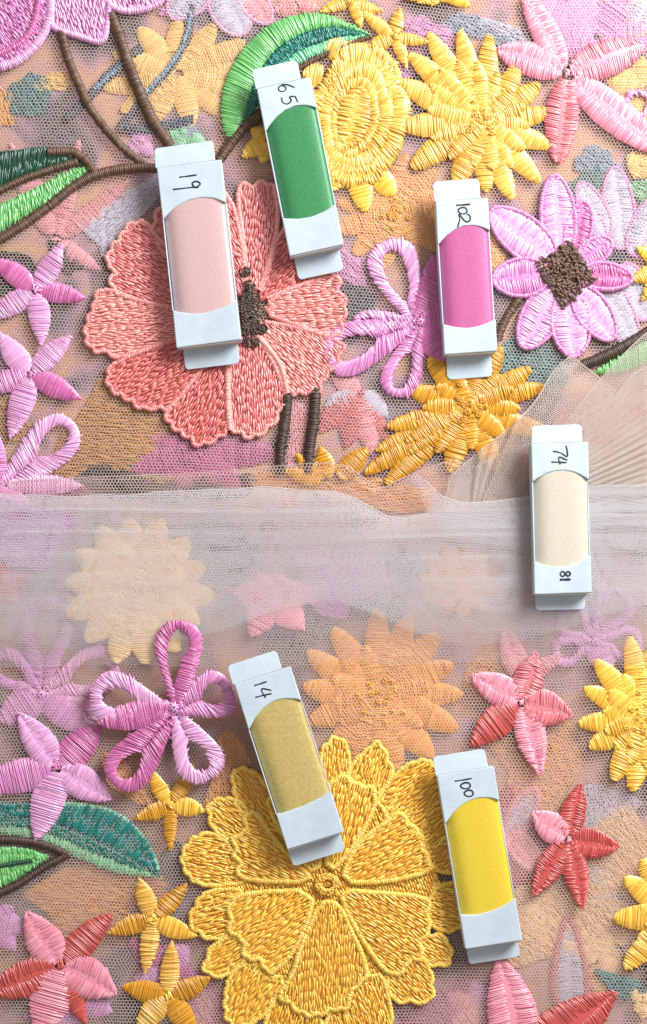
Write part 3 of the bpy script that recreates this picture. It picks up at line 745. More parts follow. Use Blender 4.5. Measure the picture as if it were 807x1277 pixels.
outlined('tall_outlined_petal', 'tall white petal with rose edges between box 100 and deep red petal', 'petal', (708, 1250), [((712, 1262), (708, 1140), 46, GWHITE)], 0, GWHITE, GRED, edge=9, a=.35, cc=.85)
daisy('cream_bloom', 'cream yellow petals under the tulle right of the tall outlined petal', 'flower', (744, 1200), [(724, 1160, 26), (782, 1212, 30), (752, 1244, 28), (700, 1176, 22), (760, 1160, 24)], 0, GCREAM, GCREAM, 28, inner=0, core=False)
daisy('cream_bloom', 'cream yellow petals under the tulle beside the bottom of box 100', 'flower', (672, 1146), [(686, 1116, 24), (652, 1130, 24), (680, 1180, 24), (654, 1172, 26), (694, 1150, 20)], 0, GCREAM, GORA, 26, inner=0, core=False)
patch('mauve_patch', 'mauve grey patch left of the lower right gold daisy', 'stitching', [(752, 1176), (786, 1180), (800, 1212), (776, 1210)], .8, 0, GSLATE)
patch('green_patch', 'soft green patch near the bottom right corner', 'stitching', [(748, 1214), (784, 1216), (812, 1238), (778, 1248), (756, 1238)], .3, 1, GTEAL)
daisy('cream_bloom', 'small cream yellow spray at the bottom right corner', 'flower', (800, 1250), [(790, 1232, 14), (802, 1270, 14), (792, 1262, 12), (820, 1240, 14)], 1, GCREAM, GCREAM, 14, inner=0, core=False)
star('rosy_flower', 'rosy lilac petals at the bottom edge right of the big golden flower', 'flower', (600, 1262), [(556, 1240, 34), (590, 1222, 30), (560, 1290, 40), (640, 1290, 36)], 0, [GPINK, GLIL], 34)
patch('mauve_patch', 'mauve patch under the tulle at the bottom beside the golden flower', 'stitching', [(520, 1236), (590, 1216), (640, 1246), (640, 1300), (500, 1300)], .4, 0, GLILD, ln=16)
patch('apricot_patch', 'large oval apricot patch between the lower leaf and coral star', 'stitching', [(30, 1116), (60, 1088), (130, 1080), (190, 1086), (210, 1110), (180, 1146), (110, 1170), (50, 1160)], .15, 0, GORA, ln=20)
patch('apricot_patch', 'apricot scrap under the tulle beside the lilac bow lower loops', 'stitching', [(126, 932), (150, 936), (168, 976), (200, 990), (190, 1006), (150, 992), (128, 966)], 1.0, 1, GORA)
patch('apricot_patch', 'apricot strip between the lilac bow and box 14', 'stitching', [(268, 912), (292, 908), (310, 950), (288, 990), (250, 1010), (270, 960)], 1.4, 1, GORA)
star('faded_lilac_flower', 'faded lilac petals behind the lower two gold stars', 'flower', (206, 1206), [(160, 1170, 34), (236, 1180, 40), (250, 1230, 36), (166, 1240, 34)], 1, [GLILD, GLIL], 36)
star('faded_lilac_flower', 'faded lilac petals behind the coral and red star at bottom left', 'flower', (100, 1246), [(30, 1270, 34), (134, 1206, 38), (140, 1262, 34), (66, 1290, 36)], 1, [GLIL], 36)
star('faded_white_flower', 'white lilac petals at the left edge above the coral and red star', 'flower', (-6, 1150), [(34, 1160, 30), (20, 1186, 28), (16, 1130, 26)], 1, [GLIL], 28)
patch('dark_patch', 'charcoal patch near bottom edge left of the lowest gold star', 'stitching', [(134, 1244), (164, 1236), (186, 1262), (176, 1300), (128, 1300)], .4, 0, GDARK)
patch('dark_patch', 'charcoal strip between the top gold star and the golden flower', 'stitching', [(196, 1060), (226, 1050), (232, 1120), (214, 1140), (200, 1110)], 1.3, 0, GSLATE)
patch('pink_patch', 'soft pink ground at bottom between gold stars and golden flower', 'stitching', [(230, 1216), (262, 1200), (286, 1250), (270, 1300), (232, 1296)], 1.0, 0, GPINK)
patch('rose_patch', 'rosy ground along the right of box 100', 'stitching', [(620, 990), (676, 970), (690, 1050), (664, 1110), (640, 1110)], 1.2, 0, GRED, ln=16)
# teal leaf below the lilac star
t = Thing('teal_leaf', 'long teal leaf sunk in the net below the lower lilac star', 'leaf', 100, 1045, LEVEL[1])
zt = 12.6
A_ = spline([(-20, 1000), (60, 1002), (118, 1004), (160, 1022), (190, 1056), (199, 1092)]); M_ = spline([(-20, 1018), (50, 1022), (100, 1040), (150, 1064), (199, 1092)]); B_ = spline([(-20, 1034), (40, 1044), (84, 1060), (140, 1082), (170, 1086), (199, 1092)])
mb = MB(); band(mb, A_, M_, zt + 1.4, bow=2.2, mode='s', sp=2.2); mb.build('leaf_half', DTEAL, t)
mb = MB(); band(mb, M_, spline([(-20, 1026), (44, 1034), (92, 1052), (146, 1074), (178, 1084), (199, 1092)]), zt + 1.0, bow=2.2, mode='s', sp=2.4); mb.build('leaf_half', TEAL, t)
mb = MB(); band(mb, spline([(-20, 1024), (44, 1032), (92, 1049), (146, 1071), (178, 1083), (199, 1092)]), spline([(-20, 1036), (40, 1046), (84, 1064), (140, 1086), (172, 1092), (199, 1094)]), zt - .4, bow=2.2, sp=2.4); mb.build('light_edge', MINT, t)
mb = MB(); column(mb, [(60, 1003), (110, 1004), (150, 1016), (184, 1050), (196, 1084)], 8, zt + .8, bow=1.6, sp=2.6); mb.build('light_edge', MINT, t)

# ================================================================== UPPER FABRIC, top half
# --- branches and left leaf
stems('brown_branch', 'brown corded branch rising from the leaf stalk to the large orchid', 'branch', [[(76, 38), (84, 70), (96, 100), (112, 134), (136, 166), (160, 190), (186, 210)]], 1, BROWN, 12)
stems('brown_branch', 'brown corded branch running from the top edge to the flap of box 19', 'branch', [[(138, 18), (150, 48), (162, 84), (178, 124), (192, 152), (212, 182)]], 1, BROWN, 13)
stems('brown_branch', 'short brown branch between the light green leaf and box 19', 'branch', [[(268, 206), (290, 176), (308, 156), (330, 140)]], 1, BROWN, 13)
stems('brown_branch', 'left of the two dark brown stems below the coral flower', 'stem', [[(358, 494), (356, 524), (350, 560), (350, 590)]], 1, DBROWN, 13)
stems('brown_branch', 'right of the two dark brown stems below the coral flower', 'stem', [[(394, 486), (391, 524), (386, 560), (384, 590)]], 1, DBROWN, 13)
stems('brown_branch', 'short brown stem below box 102 beside the brown hearted lilac flower', 'stem', [[(648, 372), (632, 396), (620, 424)]], 1, BROWN, 10)
t = Thing('right_leaf', 'bright green leaf with a brown stalk behind the gauze at right', 'leaf', 770, 450, LEVEL[1])
mb = MB(); column(mb, [(726, 456), (752, 446), (790, 426), (830, 400)], 14, LEVEL[1] + 1); mb.build('stalk', DBROWN, t)
mb = MB(); band(mb, spline([(742, 462), (770, 446), (800, 428), (840, 410)]), spline([(742, 466), (776, 464), (810, 450), (840, 440)]), LEVEL[1] + .6); mb.build('leaf_blade', LGREEN, t)

t = Thing('dark_leaf', 'two tone green leaf with brown edging at the left edge of the picture', 'leaf', 40, 235, LEVEL[1])
U_ = spline([(-30, 190), (10, 188), (50, 184), (84, 190), (108, 208)]); MID = spline([(-30, 254), (10, 230), (48, 214), (84, 206), (108, 208)]); D_ = spline([(-30, 308), (20, 276), (60, 252), (90, 228), (112, 212)])
mb = MB(); band(mb, U_, MID, LEVEL[1] + .4, mode='s', sp=2.2); mb.build('dark_half', DGREEN, t)
mb = MB(); band(mb, spline([(-30, 268), (20, 246), (60, 226), (88, 212), (108, 208)]), D_, LEVEL[1] + .5, mode='s', sp=2.2); mb.build('light_half', LGREEN, t)
mb = MB(); column(mb, spline([(60, 190), (90, 190), (106, 200), (118, 216)]), 11, LEVEL[1] + 1.6, smooth=False); mb.build('brown_edge', BROWN, t)
mb = MB(); column(mb, spline([(-30, 254), (10, 232), (50, 216), (96, 202)]), 9, LEVEL[1] + 1.6, smooth=False); mb.build('midrib', BROWN, t)
mb = MB(); column(mb, spline([(200, 210), (160, 210), (120, 218), (90, 234), (60, 258), (20, 286), (-30, 316)]), 12, LEVEL[1] + 1.4, smooth=False); mb.build('stalk', BROWN, t)

# --- light green leaf at top
t = Thing('light_green_leaf', 'curving light green leaf with teal inside behind the top of box 65', 'leaf', 340, 80, LEVEL[1])
OUT = spline([(284, 178), (276, 140), (282, 100), (300, 66), (330, 36), (366, 20), (404, 18), (436, 30), (462, 44)])
IN1 = spline([(296, 172), (304, 146), (312, 118), (322, 92), (344, 62), (372, 44), (404, 34), (436, 36), (462, 44)])
IN2 = spline([(306, 160), (316, 140), (330, 112), (348, 86), (368, 66), (396, 54), (424, 46), (446, 44), (462, 44)])
IN3 = spline([(316, 156), (330, 132), (344, 110), (360, 90), (382, 74), (404, 64), (430, 52), (448, 47), (462, 44)])
mb = MB(); band(mb, OUT, IN1, LEVEL[1] + 1.6, sp=2.2, slant=6); mb.build('leaf_blade', LGREEN, t)
mb = MB(); band(mb, IN1, IN2, LEVEL[1] + 1.0, mode='s', sp=2.2, slant=5); mb.build('teal_band', TEAL, t)
mb = MB(); band(mb, IN2, IN3, LEVEL[1] + .6, sp=2.2, slant=4); mb.build('leaf_edge', MINT, t)
mb = MB(); column(mb, spline([(310, 158), (330, 124), (356, 96), (386, 78), (424, 60), (462, 46)]), 6, LEVEL[1] + .4, smooth=False); mb.build('stalk', BROWN, t)
patch('dark_patch', 'dark green stitching at left of the top of box 65', 'stitching', [(304, 128), (322, 100), (340, 130), (336, 156), (312, 150)], 1.0, 1, DGREEN)

# --- orchid top left
t = Thing('lilac_orchid', 'large lilac orchid with heavy outlines cut by the top left corner', 'flower', 40, 0, LEVEL[1])
def opetal(poly, ang, cw=8, mat=LILAC, em=LILACL, mode='fill'):
    P = chaikin(poly, 3, True); z = LEVEL[1] + .8
    mb = MB(); fill(mb, P, ang, z, sp=2.5, ln=13, tw=2.6, dome=2.5, bow=1.2); o = mb.build('petal', mat, t)
    mb = MB(); column(mb, P, cw, z + .6, closed=True, smooth=False, sp=2.2); mb.build('outline_cord', em, t, parent=o)
opetal([(-40, -30), (58, -34), (66, 10), (56, 42), (36, 66), (12, 82), (-40, 90)], .9, 12)
opetal([(60, -30), (140, -30), (134, 30), (129, 56), (100, 46), (60, 34), (62, 10)], 1.3, 8, LILACL, LILACL)
opetal([(134, -30), (214, -30), (204, 2), (176, 14), (148, 14), (132, 2)], 1.2, 9, LILACL, LILACL)
mb = MB(); column(mb, spline([(48, 2), (42, 30), (26, 54), (-10, 72)]), 9, LEVEL[1] + 3.2, smooth=False); mb.build('inner_cord', LILACD, t)

# --- gold rose
t = Thing('gold_rose', 'pale gold oval rose with ringed petals at the right of box 65', 'flower', 443, 150, LEVEL[1])
wob = smooth_noise(91, 1.0)
def ell(cx, cy, rx, ry, rot, a0, a1, n=60, k=0.0, ph=0.0):
    a = np.radians(np.linspace(a0, a1, n)); m = 1 + k * np.sin(a * 5 + ph) + k * .7 * np.sin(a * 9 + 2 * ph); x = rx * m * np.cos(a); y = ry * m * np.sin(a); r = math.radians(rot)
    return np.c_[cx + x * math.cos(r) - y * math.sin(r), cy + x * math.sin(r) + y * math.cos(r)]
zR = LEVEL[1]
for (a0, a1, dz, sx, ph) in ((-84, -18, .6, 1.0, 1), (-30, 50, .2, 1.04, 2), (40, 120, .5, .98, 3), (110, 196, .1, 1.02, 4), (186, 240, .6, 1.0, 5), (228, 284, .3, 1.05, 6)):
    mb = MB(); band(mb, ell(447, 146, 59 * sx, 92 * sx, 8, a0, a1, k=.035, ph=ph), ell(444, 146, 38, 62, 8, a0 + 4, a1 - 4, k=.03, ph=ph), zR + dz, sp=2.3, bow=3.6, jit=.9, mode='s' if ph % 2 else 'a'); mb.build('outer_petal', GOLDB, t)
for (a0, a1, dz, ph) in ((-110, 30, 2.6, 2), (20, 150, 1.8, 3), (140, 256, 2.2, 5)):
    mb = MB(); band(mb, ell(444, 146, 45, 71, 8, a0, a1, k=.03, ph=ph), ell(443, 147, 27, 47, 8, a0 + 3, a1 - 3, k=.02, ph=ph), zR + dz, sp=2.3, bow=3.0, jit=.8); mb.build('middle_petal', GOLDB, t)
for (a0, a1, dz, ph) in ((-70, 120, 3.4, 1), (112, 294, 3.0, 4)):
    mb = MB(); band(mb, ell(442, 146, 31, 52, 10, a0, a1, k=.03, ph=ph), ell(441, 147, 20, 37, 10, a0, a1, k=.03, ph=ph), zR + dz, sp=2.3, bow=2.4, jit=.7); mb.build('inner_petal', GOLDB, t)
mb = MB(); band(mb, ell(441, 147, 21, 39, 12, 96, 264, k=.03), ell(441, 147, 21, 39, 12, 84, -84, k=.03), zR + 3.4, sp=2.4, bow=3.2, jit=.8, mode='s'); mb.build('bud', GOLDB, t)
for tip, b, wd in (((456, 264), (446, 214), 30), ((492, 244), (470, 216), 28), ((414, 236), (430, 206), 30), ((406, 54), (432, 66), 34), ((378, 90), (402, 96), 30)):
    mb = MB(); petal(mb, zR + .3, b, tip, wd, sp=2.2, a=.35, c=.6); mb.build('leaf_petal', GOLD if tip[1] > 150 else GOLDB, t)
star('gold_bud', 'short gold petals peeping out between box 65 and the light green leaf', 'flower', (332, 176), [(302, 196, 22), (312, 160, 20), (326, 204, 22), (350, 200, 20)], 1, [GOLD], 22, core=0)

# --- gold sunflower
daisy('gold_sunflower', 'pale gold sunflower with pointed petals between the gold rose and pink lily', 'flower', (602, 152),
      [(690, 138, 26), (690, 182, 28), (674, 228, 28), (640, 250, 28), (606, 240, 30), (566, 232, 32), (512, 210, 34), (498, 158, 34), (497, 100, 32), (508, 66, 30), (534, 40, 30), (574, 36, 28), (610, 42, 28), (648, 78, 28), (674, 104, 28)],
      1, GOLDB, GOLDB, 32, inner=.62)
star('gold_star', 'narrow petalled pale gold star left of the gold sunflower top', 'flower', (492, 45), [(499, 9, 17), (457, 59, 19), (508, 86, 16), (536, 53, 15), (450, 12, 17)], 1, [GOLDB], 17, core=3)
star('gold_star', 'narrow petalled pale gold star cut by the top edge above the rose', 'flower', (438, 2), [(398, 15, 16), (450, 36, 16), (478, 14, 16), (420, -24, 15), (458, -24, 15)], 1, [GOLDB], 16, core=3)
star('gold_spray', 'deep yellow petals cut by the top edge at the centre right', 'flower', (548, -14), [(502, -2, 24), (538, 8, 20), (588, 8, 20), (520, 4, 18), (566, 2, 18)], 1, [GOLD], 20, core=0)
star('gold_spray', 'yellow petals of a flower cut by the right edge beside brown hearted lilac flower', 'flower', (834, 334), [(793, 308, 22), (786, 350, 24), (800, 376, 20)], 1, [GOLD], 22, core=0)

# --- pink lily
star('pink_lily', 'five petalled pink lily with one deep rose petal at top right', 'flower', (706, 92),
     [(653, -8, 34, PINK, 'v'), (620, 62, 42, PINK, 'v'), (802, 56, 48, PINK, 'v'), (826, 190, 46, PINK, 'v'), (696, 204, 42, ROSE, 'v')], 1, [PINK], 40, mode='v', sp=2.2, a=.5, cc=.6, core=4, back=.05)
loops_flower('lilac_loop', 'small lilac ring loop at the right edge beside the pink lily', 'flower', (822, 120), [(782, 134, 38), (830, 160, 30)], 1, [LILACL], ribbon=8, core=0)

# --- lilac flower with a brown diamond heart
def diamond(t):
    mb = MB(); D = np.array([(709, 299), (742, 349), (701, 386), (667, 330)], float)
    ngon_dome(mb, D, LEVEL[1] + 3.0)
    pts = []
    for _ in range(700):
        p = RNG.uniform((667, 299), (742, 386))
        if inside(D, p[0], p[1]): pts.append(p)
    P = np.array(pts); an = RNG.uniform(0, 3.14, len(P)); d = np.c_[np.cos(an), np.sin(an)] * RNG.uniform(2.5, 6, (len(P), 1))
    mb.stitches(P - d, P + d, LEVEL[1] + 4 + RNG.uniform(0, 3, len(P)), 2.0, 2.4, N=4, tint=RNG.uniform(0, 1, len(P)))
    mb.build('flower_heart', BROWN, t)
outlined('lilac_heart_flower', 'lilac flower with a square brown heart at the right of box 102', 'flower', (703, 340),
         [((700, 318), (691, 218), 46, LILACL), ((690, 326), (612, 262), 52, LILACL), ((684, 344), (614, 349), 50, LILAC), ((694, 360), (652, 434), 50, LILACL),
          ((708, 366), (716, 446), 52, LILACL), ((718, 360), (764, 424), 44, LILACL), ((714, 318), (729, 251), 36, LILACD), ((722, 326), (762, 300), 34, LILAC), ((724, 342), (788, 348), 36, LILACD)],
         1, LILACL, LILAC, edge=5.5, center=diamond)

# --- lilac bow flower in the middle
loops_flower('lilac_bow', 'lilac bow flower with open ribbon loops at the left of box 102', 'flower', (524, 402),
             [(482, 300, 64, LILACL, 26, (518, 404), .3), (404, 448, 66, LILAC, 27, (524, 402), .5), (490, 494, 48, LILAC, 20, (526, 402), .45), (566, 322, 56, LILACD, 24, (518, 404), .5), (440, 404, 30, LILACL, 14, (522, 402), .6)], 1, [LILAC], solid=[(556, 318, 34, LILACD, (520, 394)), (572, 392, 40, LILACD, (524, 400)), (556, 450, 40, LILACD, (526, 402))])
# --- lilac stars, left
star('lilac_star', 'highest of three lilac stars by left edge, right petal darker', 'flower', (44, 362), [(78, 303, 28, LILACL), (-12, 322, 28, LILACD), (-16, 398, 28, LILACL), (52, 432, 28, LILACL), (108, 372, 26, LILACD)], 1, [LILAC], 28, core=4)
star('lilac_star', 'middle lilac star by the left edge between the star above and bow below', 'flower', (38, 466), [(-2, 414, 30, LILACL), (90, 418, 28, LILACL), (102, 498, 28, LILACD), (12, 548, 32, LILACL), (-28, 490, 28, LILAC)], 1, [LILAC], 28, core=4)
loops_flower('lilac_bow', 'lilac bow flower at the left just above the tulle edge', 'flower', (-4, 612), [(92, 526, 60, LILACL, 24, (-10, 620), .6)], 1, [LILAC], solid=[(104, 606, 26, LILACL, (10, 604)), (-10, 530, 30, LILAC), (40, 640, 30, LILAC)])

# --- dark gold daisy by the gauze
daisy('amber_daisy', 'amber gold daisy below box 102 half tucked under the gauze', 'flower', (584, 508),
      [(626, 432, 28), (662, 459, 28), (680, 482, 26), (690, 540, 26), (620, 590, 30), (560, 590, 30), (480, 604, 28), (452, 592, 26), (468, 562, 26), (482, 532, 28), (508, 486, 28), (534, 446, 30), (580, 440, 30)], 1, GOLDD, GOLDD, 32, inner=.6)
star('amber_spray', 'amber petals poking out above the tulle edge right of the dark stems', 'flower', (412, 606), [(368, 566, 22), (398, 556, 24), (460, 558, 28), (350, 586, 20)], 1, [GOLDD], 24, core=0, back=.2)

# --- coral flower
t = Thing('coral_flower', 'large coral flower with scalloped knit petals and brown knots under box 19', 'flower', 310, 385, LEVEL[1])
zC = LEVEL[1] + .6
cor = [
 ('petal', [(300, 372), (236, 348), (190, 300), (196, 262), (214, 250), (250, 232), (286, 240), (302, 300), (306, 360)], CORAL),
 ('petal', [(296, 384), (215, 384), (165, 374), (142, 364), (138, 346), (146, 340), (133, 330), (138, 310), (152, 296), (160, 280), (182, 276), (190, 288), (200, 300), (240, 340), (294, 372)], CORAL),
 ('petal', [(296, 392), (222, 420), (146, 450), (136, 436), (118, 440), (106, 420), (110, 398), (118, 384), (120, 366), (136, 360), (170, 374), (216, 386), (292, 386)], CORALL),
 ('petal', [(300, 398), (262, 446), (212, 512), (196, 508), (178, 510), (164, 500), (150, 492), (136, 484), (134, 466), (142, 452), (222, 422), (296, 394)], CORALD),
 ('petal', [(304, 402), (284, 450), (286, 536), (264, 550), (246, 556), (236, 544), (222, 538), (206, 520), (212, 508), (262, 448)], CORALD),
 ('petal', [(310, 404), (330, 430), (358, 490), (350, 510), (340, 528), (326, 540), (310, 546), (298, 538), (288, 534), (284, 460), (300, 406)], CORAL),
 ('petal', [(318, 400), (370, 408), (428, 426), (424, 444), (414, 462), (402, 470), (398, 490), (380, 488), (360, 492), (334, 430), (312, 404)], CORALL),
 ('petal', [(322, 388), (350, 366), (402, 344), (422, 346), (420, 362), (432, 380), (426, 400), (424, 424), (370, 406)], CORALL),
 ('petal', [(318, 380), (334, 340), (350, 284), (376, 280), (396, 296), (414, 320), (412, 344), (350, 364)], CORALD),
 ('petal', [(308, 374), (304, 300), (296, 246), (300, 230), (316, 234), (330, 226), (344, 236), (348, 280), (332, 340), (316, 376)], CORAL)]
cc = np.array((310., 385.))
for nm, poly, m in cor:
    P = np.array(poly, float); v = P.mean(0) - cc; ang = math.atan2(v[1], v[0])
    P = frill(chaikin(P, 1, True), cc, 2.6, 19, 60)
    mb = MB(); fill(mb, P, ang, zC, sp=2.9, ln=12, tw=2.4, dome=2.6, bow=1.7, wave=1.1); o = mb.build(nm, m, t)
    d = np.linalg.norm(P - cc, axis=1)
    out = P[d > 40]
    # cord round the petal, open at the heart
    k0 = int(np.argmin(d)); R = np.roll(P, -k0, 0); R = R[np.linalg.norm(R - cc, axis=1) > 26]
    mb = MB(); column(mb, R, 6.0, zC + .9, smooth=False, sp=2.2); mb.build('outline_cord', CORALL if m is CORAL else CORAL, t, parent=o)
for p in ([(284, 452), (283, 500), (287, 536)], [(322, 420), (350, 452), (358, 490)]):
    mb = MB(); column(mb, p, 7.0, zC + 2.2, sp=2.2); mb.build('pale_rib', CORALL, t)
mb = MB(); knots(mb, [(312 + RNG.normal(0, 8), 390 + RNG.normal(0, 19)) for _ in range(30)], zC + 3.0, 7.0, 2.8); mb.build('flower_center', DBROWN, t)

# ================================================================== UPPER FABRIC, lower half
L2 = LEVEL[2]
loops_flower('lilac_bow', 'crisp lilac bow flower with open ribbon loops left of box 14', 'flower', (217, 882),
             [(224, 774, 58, LILACD, 21, (220, 886), .22), (114, 862, 64, LILACL, 28, (216, 888), .5), (290, 860, 60, LILAC, 23, (218, 888), .55), (262, 972, 60, LILACL, 26, (216, 884), .5), (142, 980, 60, LILACD, 26, (218, 888), .62)],
             3, [LILACL], solid=[(122, 902, 36, LILACD), (244, 800, 22, LILACD, (222, 880))], core=5)
star('lilac_star', 'lilac star below tulle fold at left, over the teal leaf', 'flower', (72, 958), [(22, 888, 40, LILACL, 'v'), (128, 904, 40, LILACD), (139, 998, 42, LILACL, 'v'), (44, 1050, 42, LILACL), (-34, 984, 42, LILAC)], 2, [LILACD], 38, core=5)
star('gold_star', 'highest of three small gold stars, touching the lilac bow', 'flower', (213, 1004), [(187, 958, 20, GOLD), (241, 953, 19, GOLDD), (256, 1012, 24, GOLD), (212, 1062, 17, GOLDD), (167, 1022, 21, GOLDD)], 2, [GOLD], 20, core=4.5)
star('gold_star', 'middle of the three small gold stars left of the golden flower', 'flower', (190, 1146), [(173, 1094, 24, GOLDB), (234, 1101, 22, GOLDD), (246, 1168, 26, GOLD), (180, 1214, 23, GOLDB), (134, 1164, 24, GOLDD)], 2, [GOLD], 22, core=5)
star('gold_star', 'lowest of the three small gold stars, near the bottom edge', 'flower', (209, 1242), [(214, 1172, 24, GOLDB), (151, 1230, 28, GOLDD), (264, 1218, 26, GOLDD), (170, 1290, 30, GOLDB), (246, 1296, 30, GOLDD)], 2, [GOLD], 24, core=5)
star('coral_star', 'two tone coral and red star in the bottom left corner', 'flower', (76, 1204), [(32, 1136, 46, PINK, 'v'), (141, 1138, 36, RED), (146, 1240, 52, PINK, 'v'), (-20, 1240, 46, RED, 'v'), (50, 1296, 52, PINK), (108, 1280, 26, RED)], 2, [RED], 44, core=5)
t = Thing('small_green_leaf', 'small bright green leaf with dark brown edges at the lower left edge', 'leaf', 30, 1075, L2)
mb = MB(); band(mb, spline([(-30, 1060), (10, 1056), (40, 1060), (60, 1068)]), spline([(-30, 1088), (10, 1078), (40, 1072), (60, 1068)]), L2 + .4, mode='s'); mb.build('leaf_half', LGREEN, t)
mb = MB(); band(mb, spline([(-30, 1086), (10, 1078), (40, 1072), (60, 1068)]), spline([(-30, 1114), (10, 1102), (36, 1086), (60, 1070)]), L2 + .4, mode='s'); mb.build('leaf_half', LGREEN, t)
mb = MB(); column(mb, spline([(-30, 1048), (20, 1048), (54, 1054), (84, 1066)]), 10, L2 + 1, smooth=False); mb.build('brown_edge', DBROWN, t)
mb = MB(); column(mb, spline([(84, 1066), (54, 1082), (20, 1104), (-30, 1126)]), 10, L2 + 1, smooth=False); mb.build('brown_edge', DBROWN, t)
mb = MB(); column(mb, spline([(-30, 1086), (0, 1080), (40, 1073)]), 5, L2 + 3, smooth=False); mb.build('midrib', DGREEN, t)

star('pink_star', 'pink and rose star between the apricot daisy and right gold sunflower', 'flower', (650, 876), [(668, 812, 38, ROSE, 'v'), (586, 842, 40, PINK, 'v'), (586, 932, 40, RED), (674, 968, 38, PINK, 'v'), (714, 892, 46, ROSE, 'v')], 2, [PINK], 36, core=3)
star('pink_petals', 'pale pink petals behind the top of the pink and rose star', 'petal', (650, 850), [(626, 780, 32, GPINK, 'v'), (702, 816, 22, GPINK, 'v')], 1, [GPINK], 30, core=0)
star('red_star', 'deep red star with one pale pink petal at the right of box 100', 'flower', (708, 1046), [(724, 976, 32, RED, 'v'), (664, 1012, 38, PINK, 'v'), (773, 1056, 38, RED, 'v'), (727, 1136, 32, RED, 'v'), (665, 1118, 34, RED, 'v')], 2, [PINK], 32, core=3)
daisy('gold_sunflower', 'rich gold sunflower cut by the right edge above the red star', 'flower', (802, 900),
      [(785, 793, 30), (741, 822, 30), (728, 858, 28), (720, 902, 28), (734, 932, 30), (764, 974, 32), (788, 988, 30), (830, 990, 32), (880, 900, 34), (860, 830, 34), (818, 798, 32)], 2, GOLD, GOLD, 36, inner=.6)
daisy('gold_sunflower', 'rich gold sunflower cut by the right edge in the bottom right', 'flower', (838, 1146),
      [(778, 1094, 30), (765, 1145, 32), (796, 1172, 26), (778, 1208, 30), (812, 1226, 28), (850, 1080, 28), (800, 1070, 28), (890, 1146, 30)], 2, GOLD, GOLD, 32, inner=.55)
star('red_lily', 'big lily with pink and deep red petals at bottom right', 'flower', (650, 1322), [(622, 1190, 62, PINK, 'v'), (770, 1236, 66, RED, 'v'), (560, 1300, 50, ROSE)], 2, [ROSE], 60, core=0, back=.05)

# --- the big golden flower
t = Thing('golden_flower', 'largest golden flower with layered corded petals under boxes 14 and 100', 'flower', 410, 1100, L2)
gc = np.array((408., 1102.))
outer = [
 [(228, 1072), (238, 1050), (258, 1040), (275, 1042), (294, 1060), (300, 1085), (312, 1100), (262, 1106), (240, 1096)],
 [(262, 1004), (282, 997), (305, 1002), (316, 1030), (300, 1056), (284, 1046), (272, 1040), (264, 1024)],
 [(290, 962), (318, 962), (340, 990), (360, 1030), (340, 1040), (318, 1020), (298, 1014), (294, 985)],
 [(259, 1110), (308, 1108), (290, 1128), (290, 1165), (266, 1172), (237, 1152), (246, 1130)],
 [(268, 1176), (300, 1162), (310, 1195), (300, 1202), (286, 1216), (256, 1212), (260, 1194)],
 [(288, 1214), (306, 1200), (326, 1200), (338, 1214), (356, 1220), (346, 1240), (334, 1262), (308, 1278), (286, 1274), (282, 1244)],
 [(345, 1240), (366, 1222), (400, 1260), (404, 1310), (330, 1310), (332, 1264)],
 [(432, 1238), (440, 1222), (460, 1214), (476, 1214), (484, 1245), (489, 1276), (470, 1310), (404, 1310), (404, 1268)],
 [(478, 1214), (500, 1210), (508, 1194), (524, 1192), (536, 1210), (537, 1248), (512, 1246), (488, 1246)],
 [(520, 1182), (526, 1168), (552, 1162), (563, 1198), (536, 1204), (528, 1196)],
 [(536, 1106), (576, 1098), (578, 1154), (548, 1162), (530, 1146)],
 [(540, 950), (506, 954), (480, 982), (468, 1000), (483, 1024), (498, 1012), (506, 1028), (523, 1040), (525, 1058), (538, 1086), (578, 1090), (566, 1010)],
 [(434, 960), (458, 937), (472, 926), (486, 960), (488, 972), (466, 998), (448, 980), (432, 972)],
 [(400, 944), (404, 934), (420, 920), (434, 936), (436, 972), (412, 978), (402, 990)]]
inner = [
 [(393, 1110), (310, 1113), (287, 1124), (290, 1140), (288, 1164), (305, 1165), (307, 1195), (326, 1192), (335, 1213), (356, 1200), (380, 1160)],
 [(400, 1122), (376, 1176), (364, 1218), (347, 1238), (360, 1246), (378, 1262), (400, 1262), (412, 1254), (432, 1256), (436, 1232), (458, 1216), (450, 1186), (436, 1158), (424, 1128)],
 [(424, 1110), (480, 1114), (526, 1118), (533, 1130), (528, 1144), (535, 1158), (518, 1172), (527, 1194), (508, 1193), (498, 1212), (484, 1212), (468, 1196), (448, 1166), (430, 1132)],
 [(424, 1100), (480, 1100), (538, 1086), (530, 1070), (522, 1057), (523, 1040), (504, 1028), (498, 1012), (482, 1026), (460, 1040), (438, 1062)],
 [(410, 1090), (402, 1040), (404, 1000), (412, 976), (430, 970), (446, 984), (463, 983), (468, 1000), (456, 1030), (436, 1062)],
 [(392, 1100), (310, 1098), (297, 1086), (303, 1075), (292, 1066), (298, 1055), (290, 1045), (310, 1040), (306, 1022), (318, 1010), (345, 1050), (370, 1076)],
 [(396, 1094), (366, 1060), (336, 1010), (338, 990), (356, 986), (372, 980), (396, 990), (402, 1040)]]
mb = MB(); fill(mb, gc + 142 * np.c_[np.cos(np.linspace(0, 6.2, 40)), np.sin(np.linspace(0, 6.2, 40))] * (1 + .05 * np.sin(9 * np.linspace(0, 6.2, 40)))[:, None], 1.2, L2 - .2, sp=3.4, ln=9.5, tw=2.9, dome=.6, bow=1.6); mb.build('flower_base', GOLD, t)
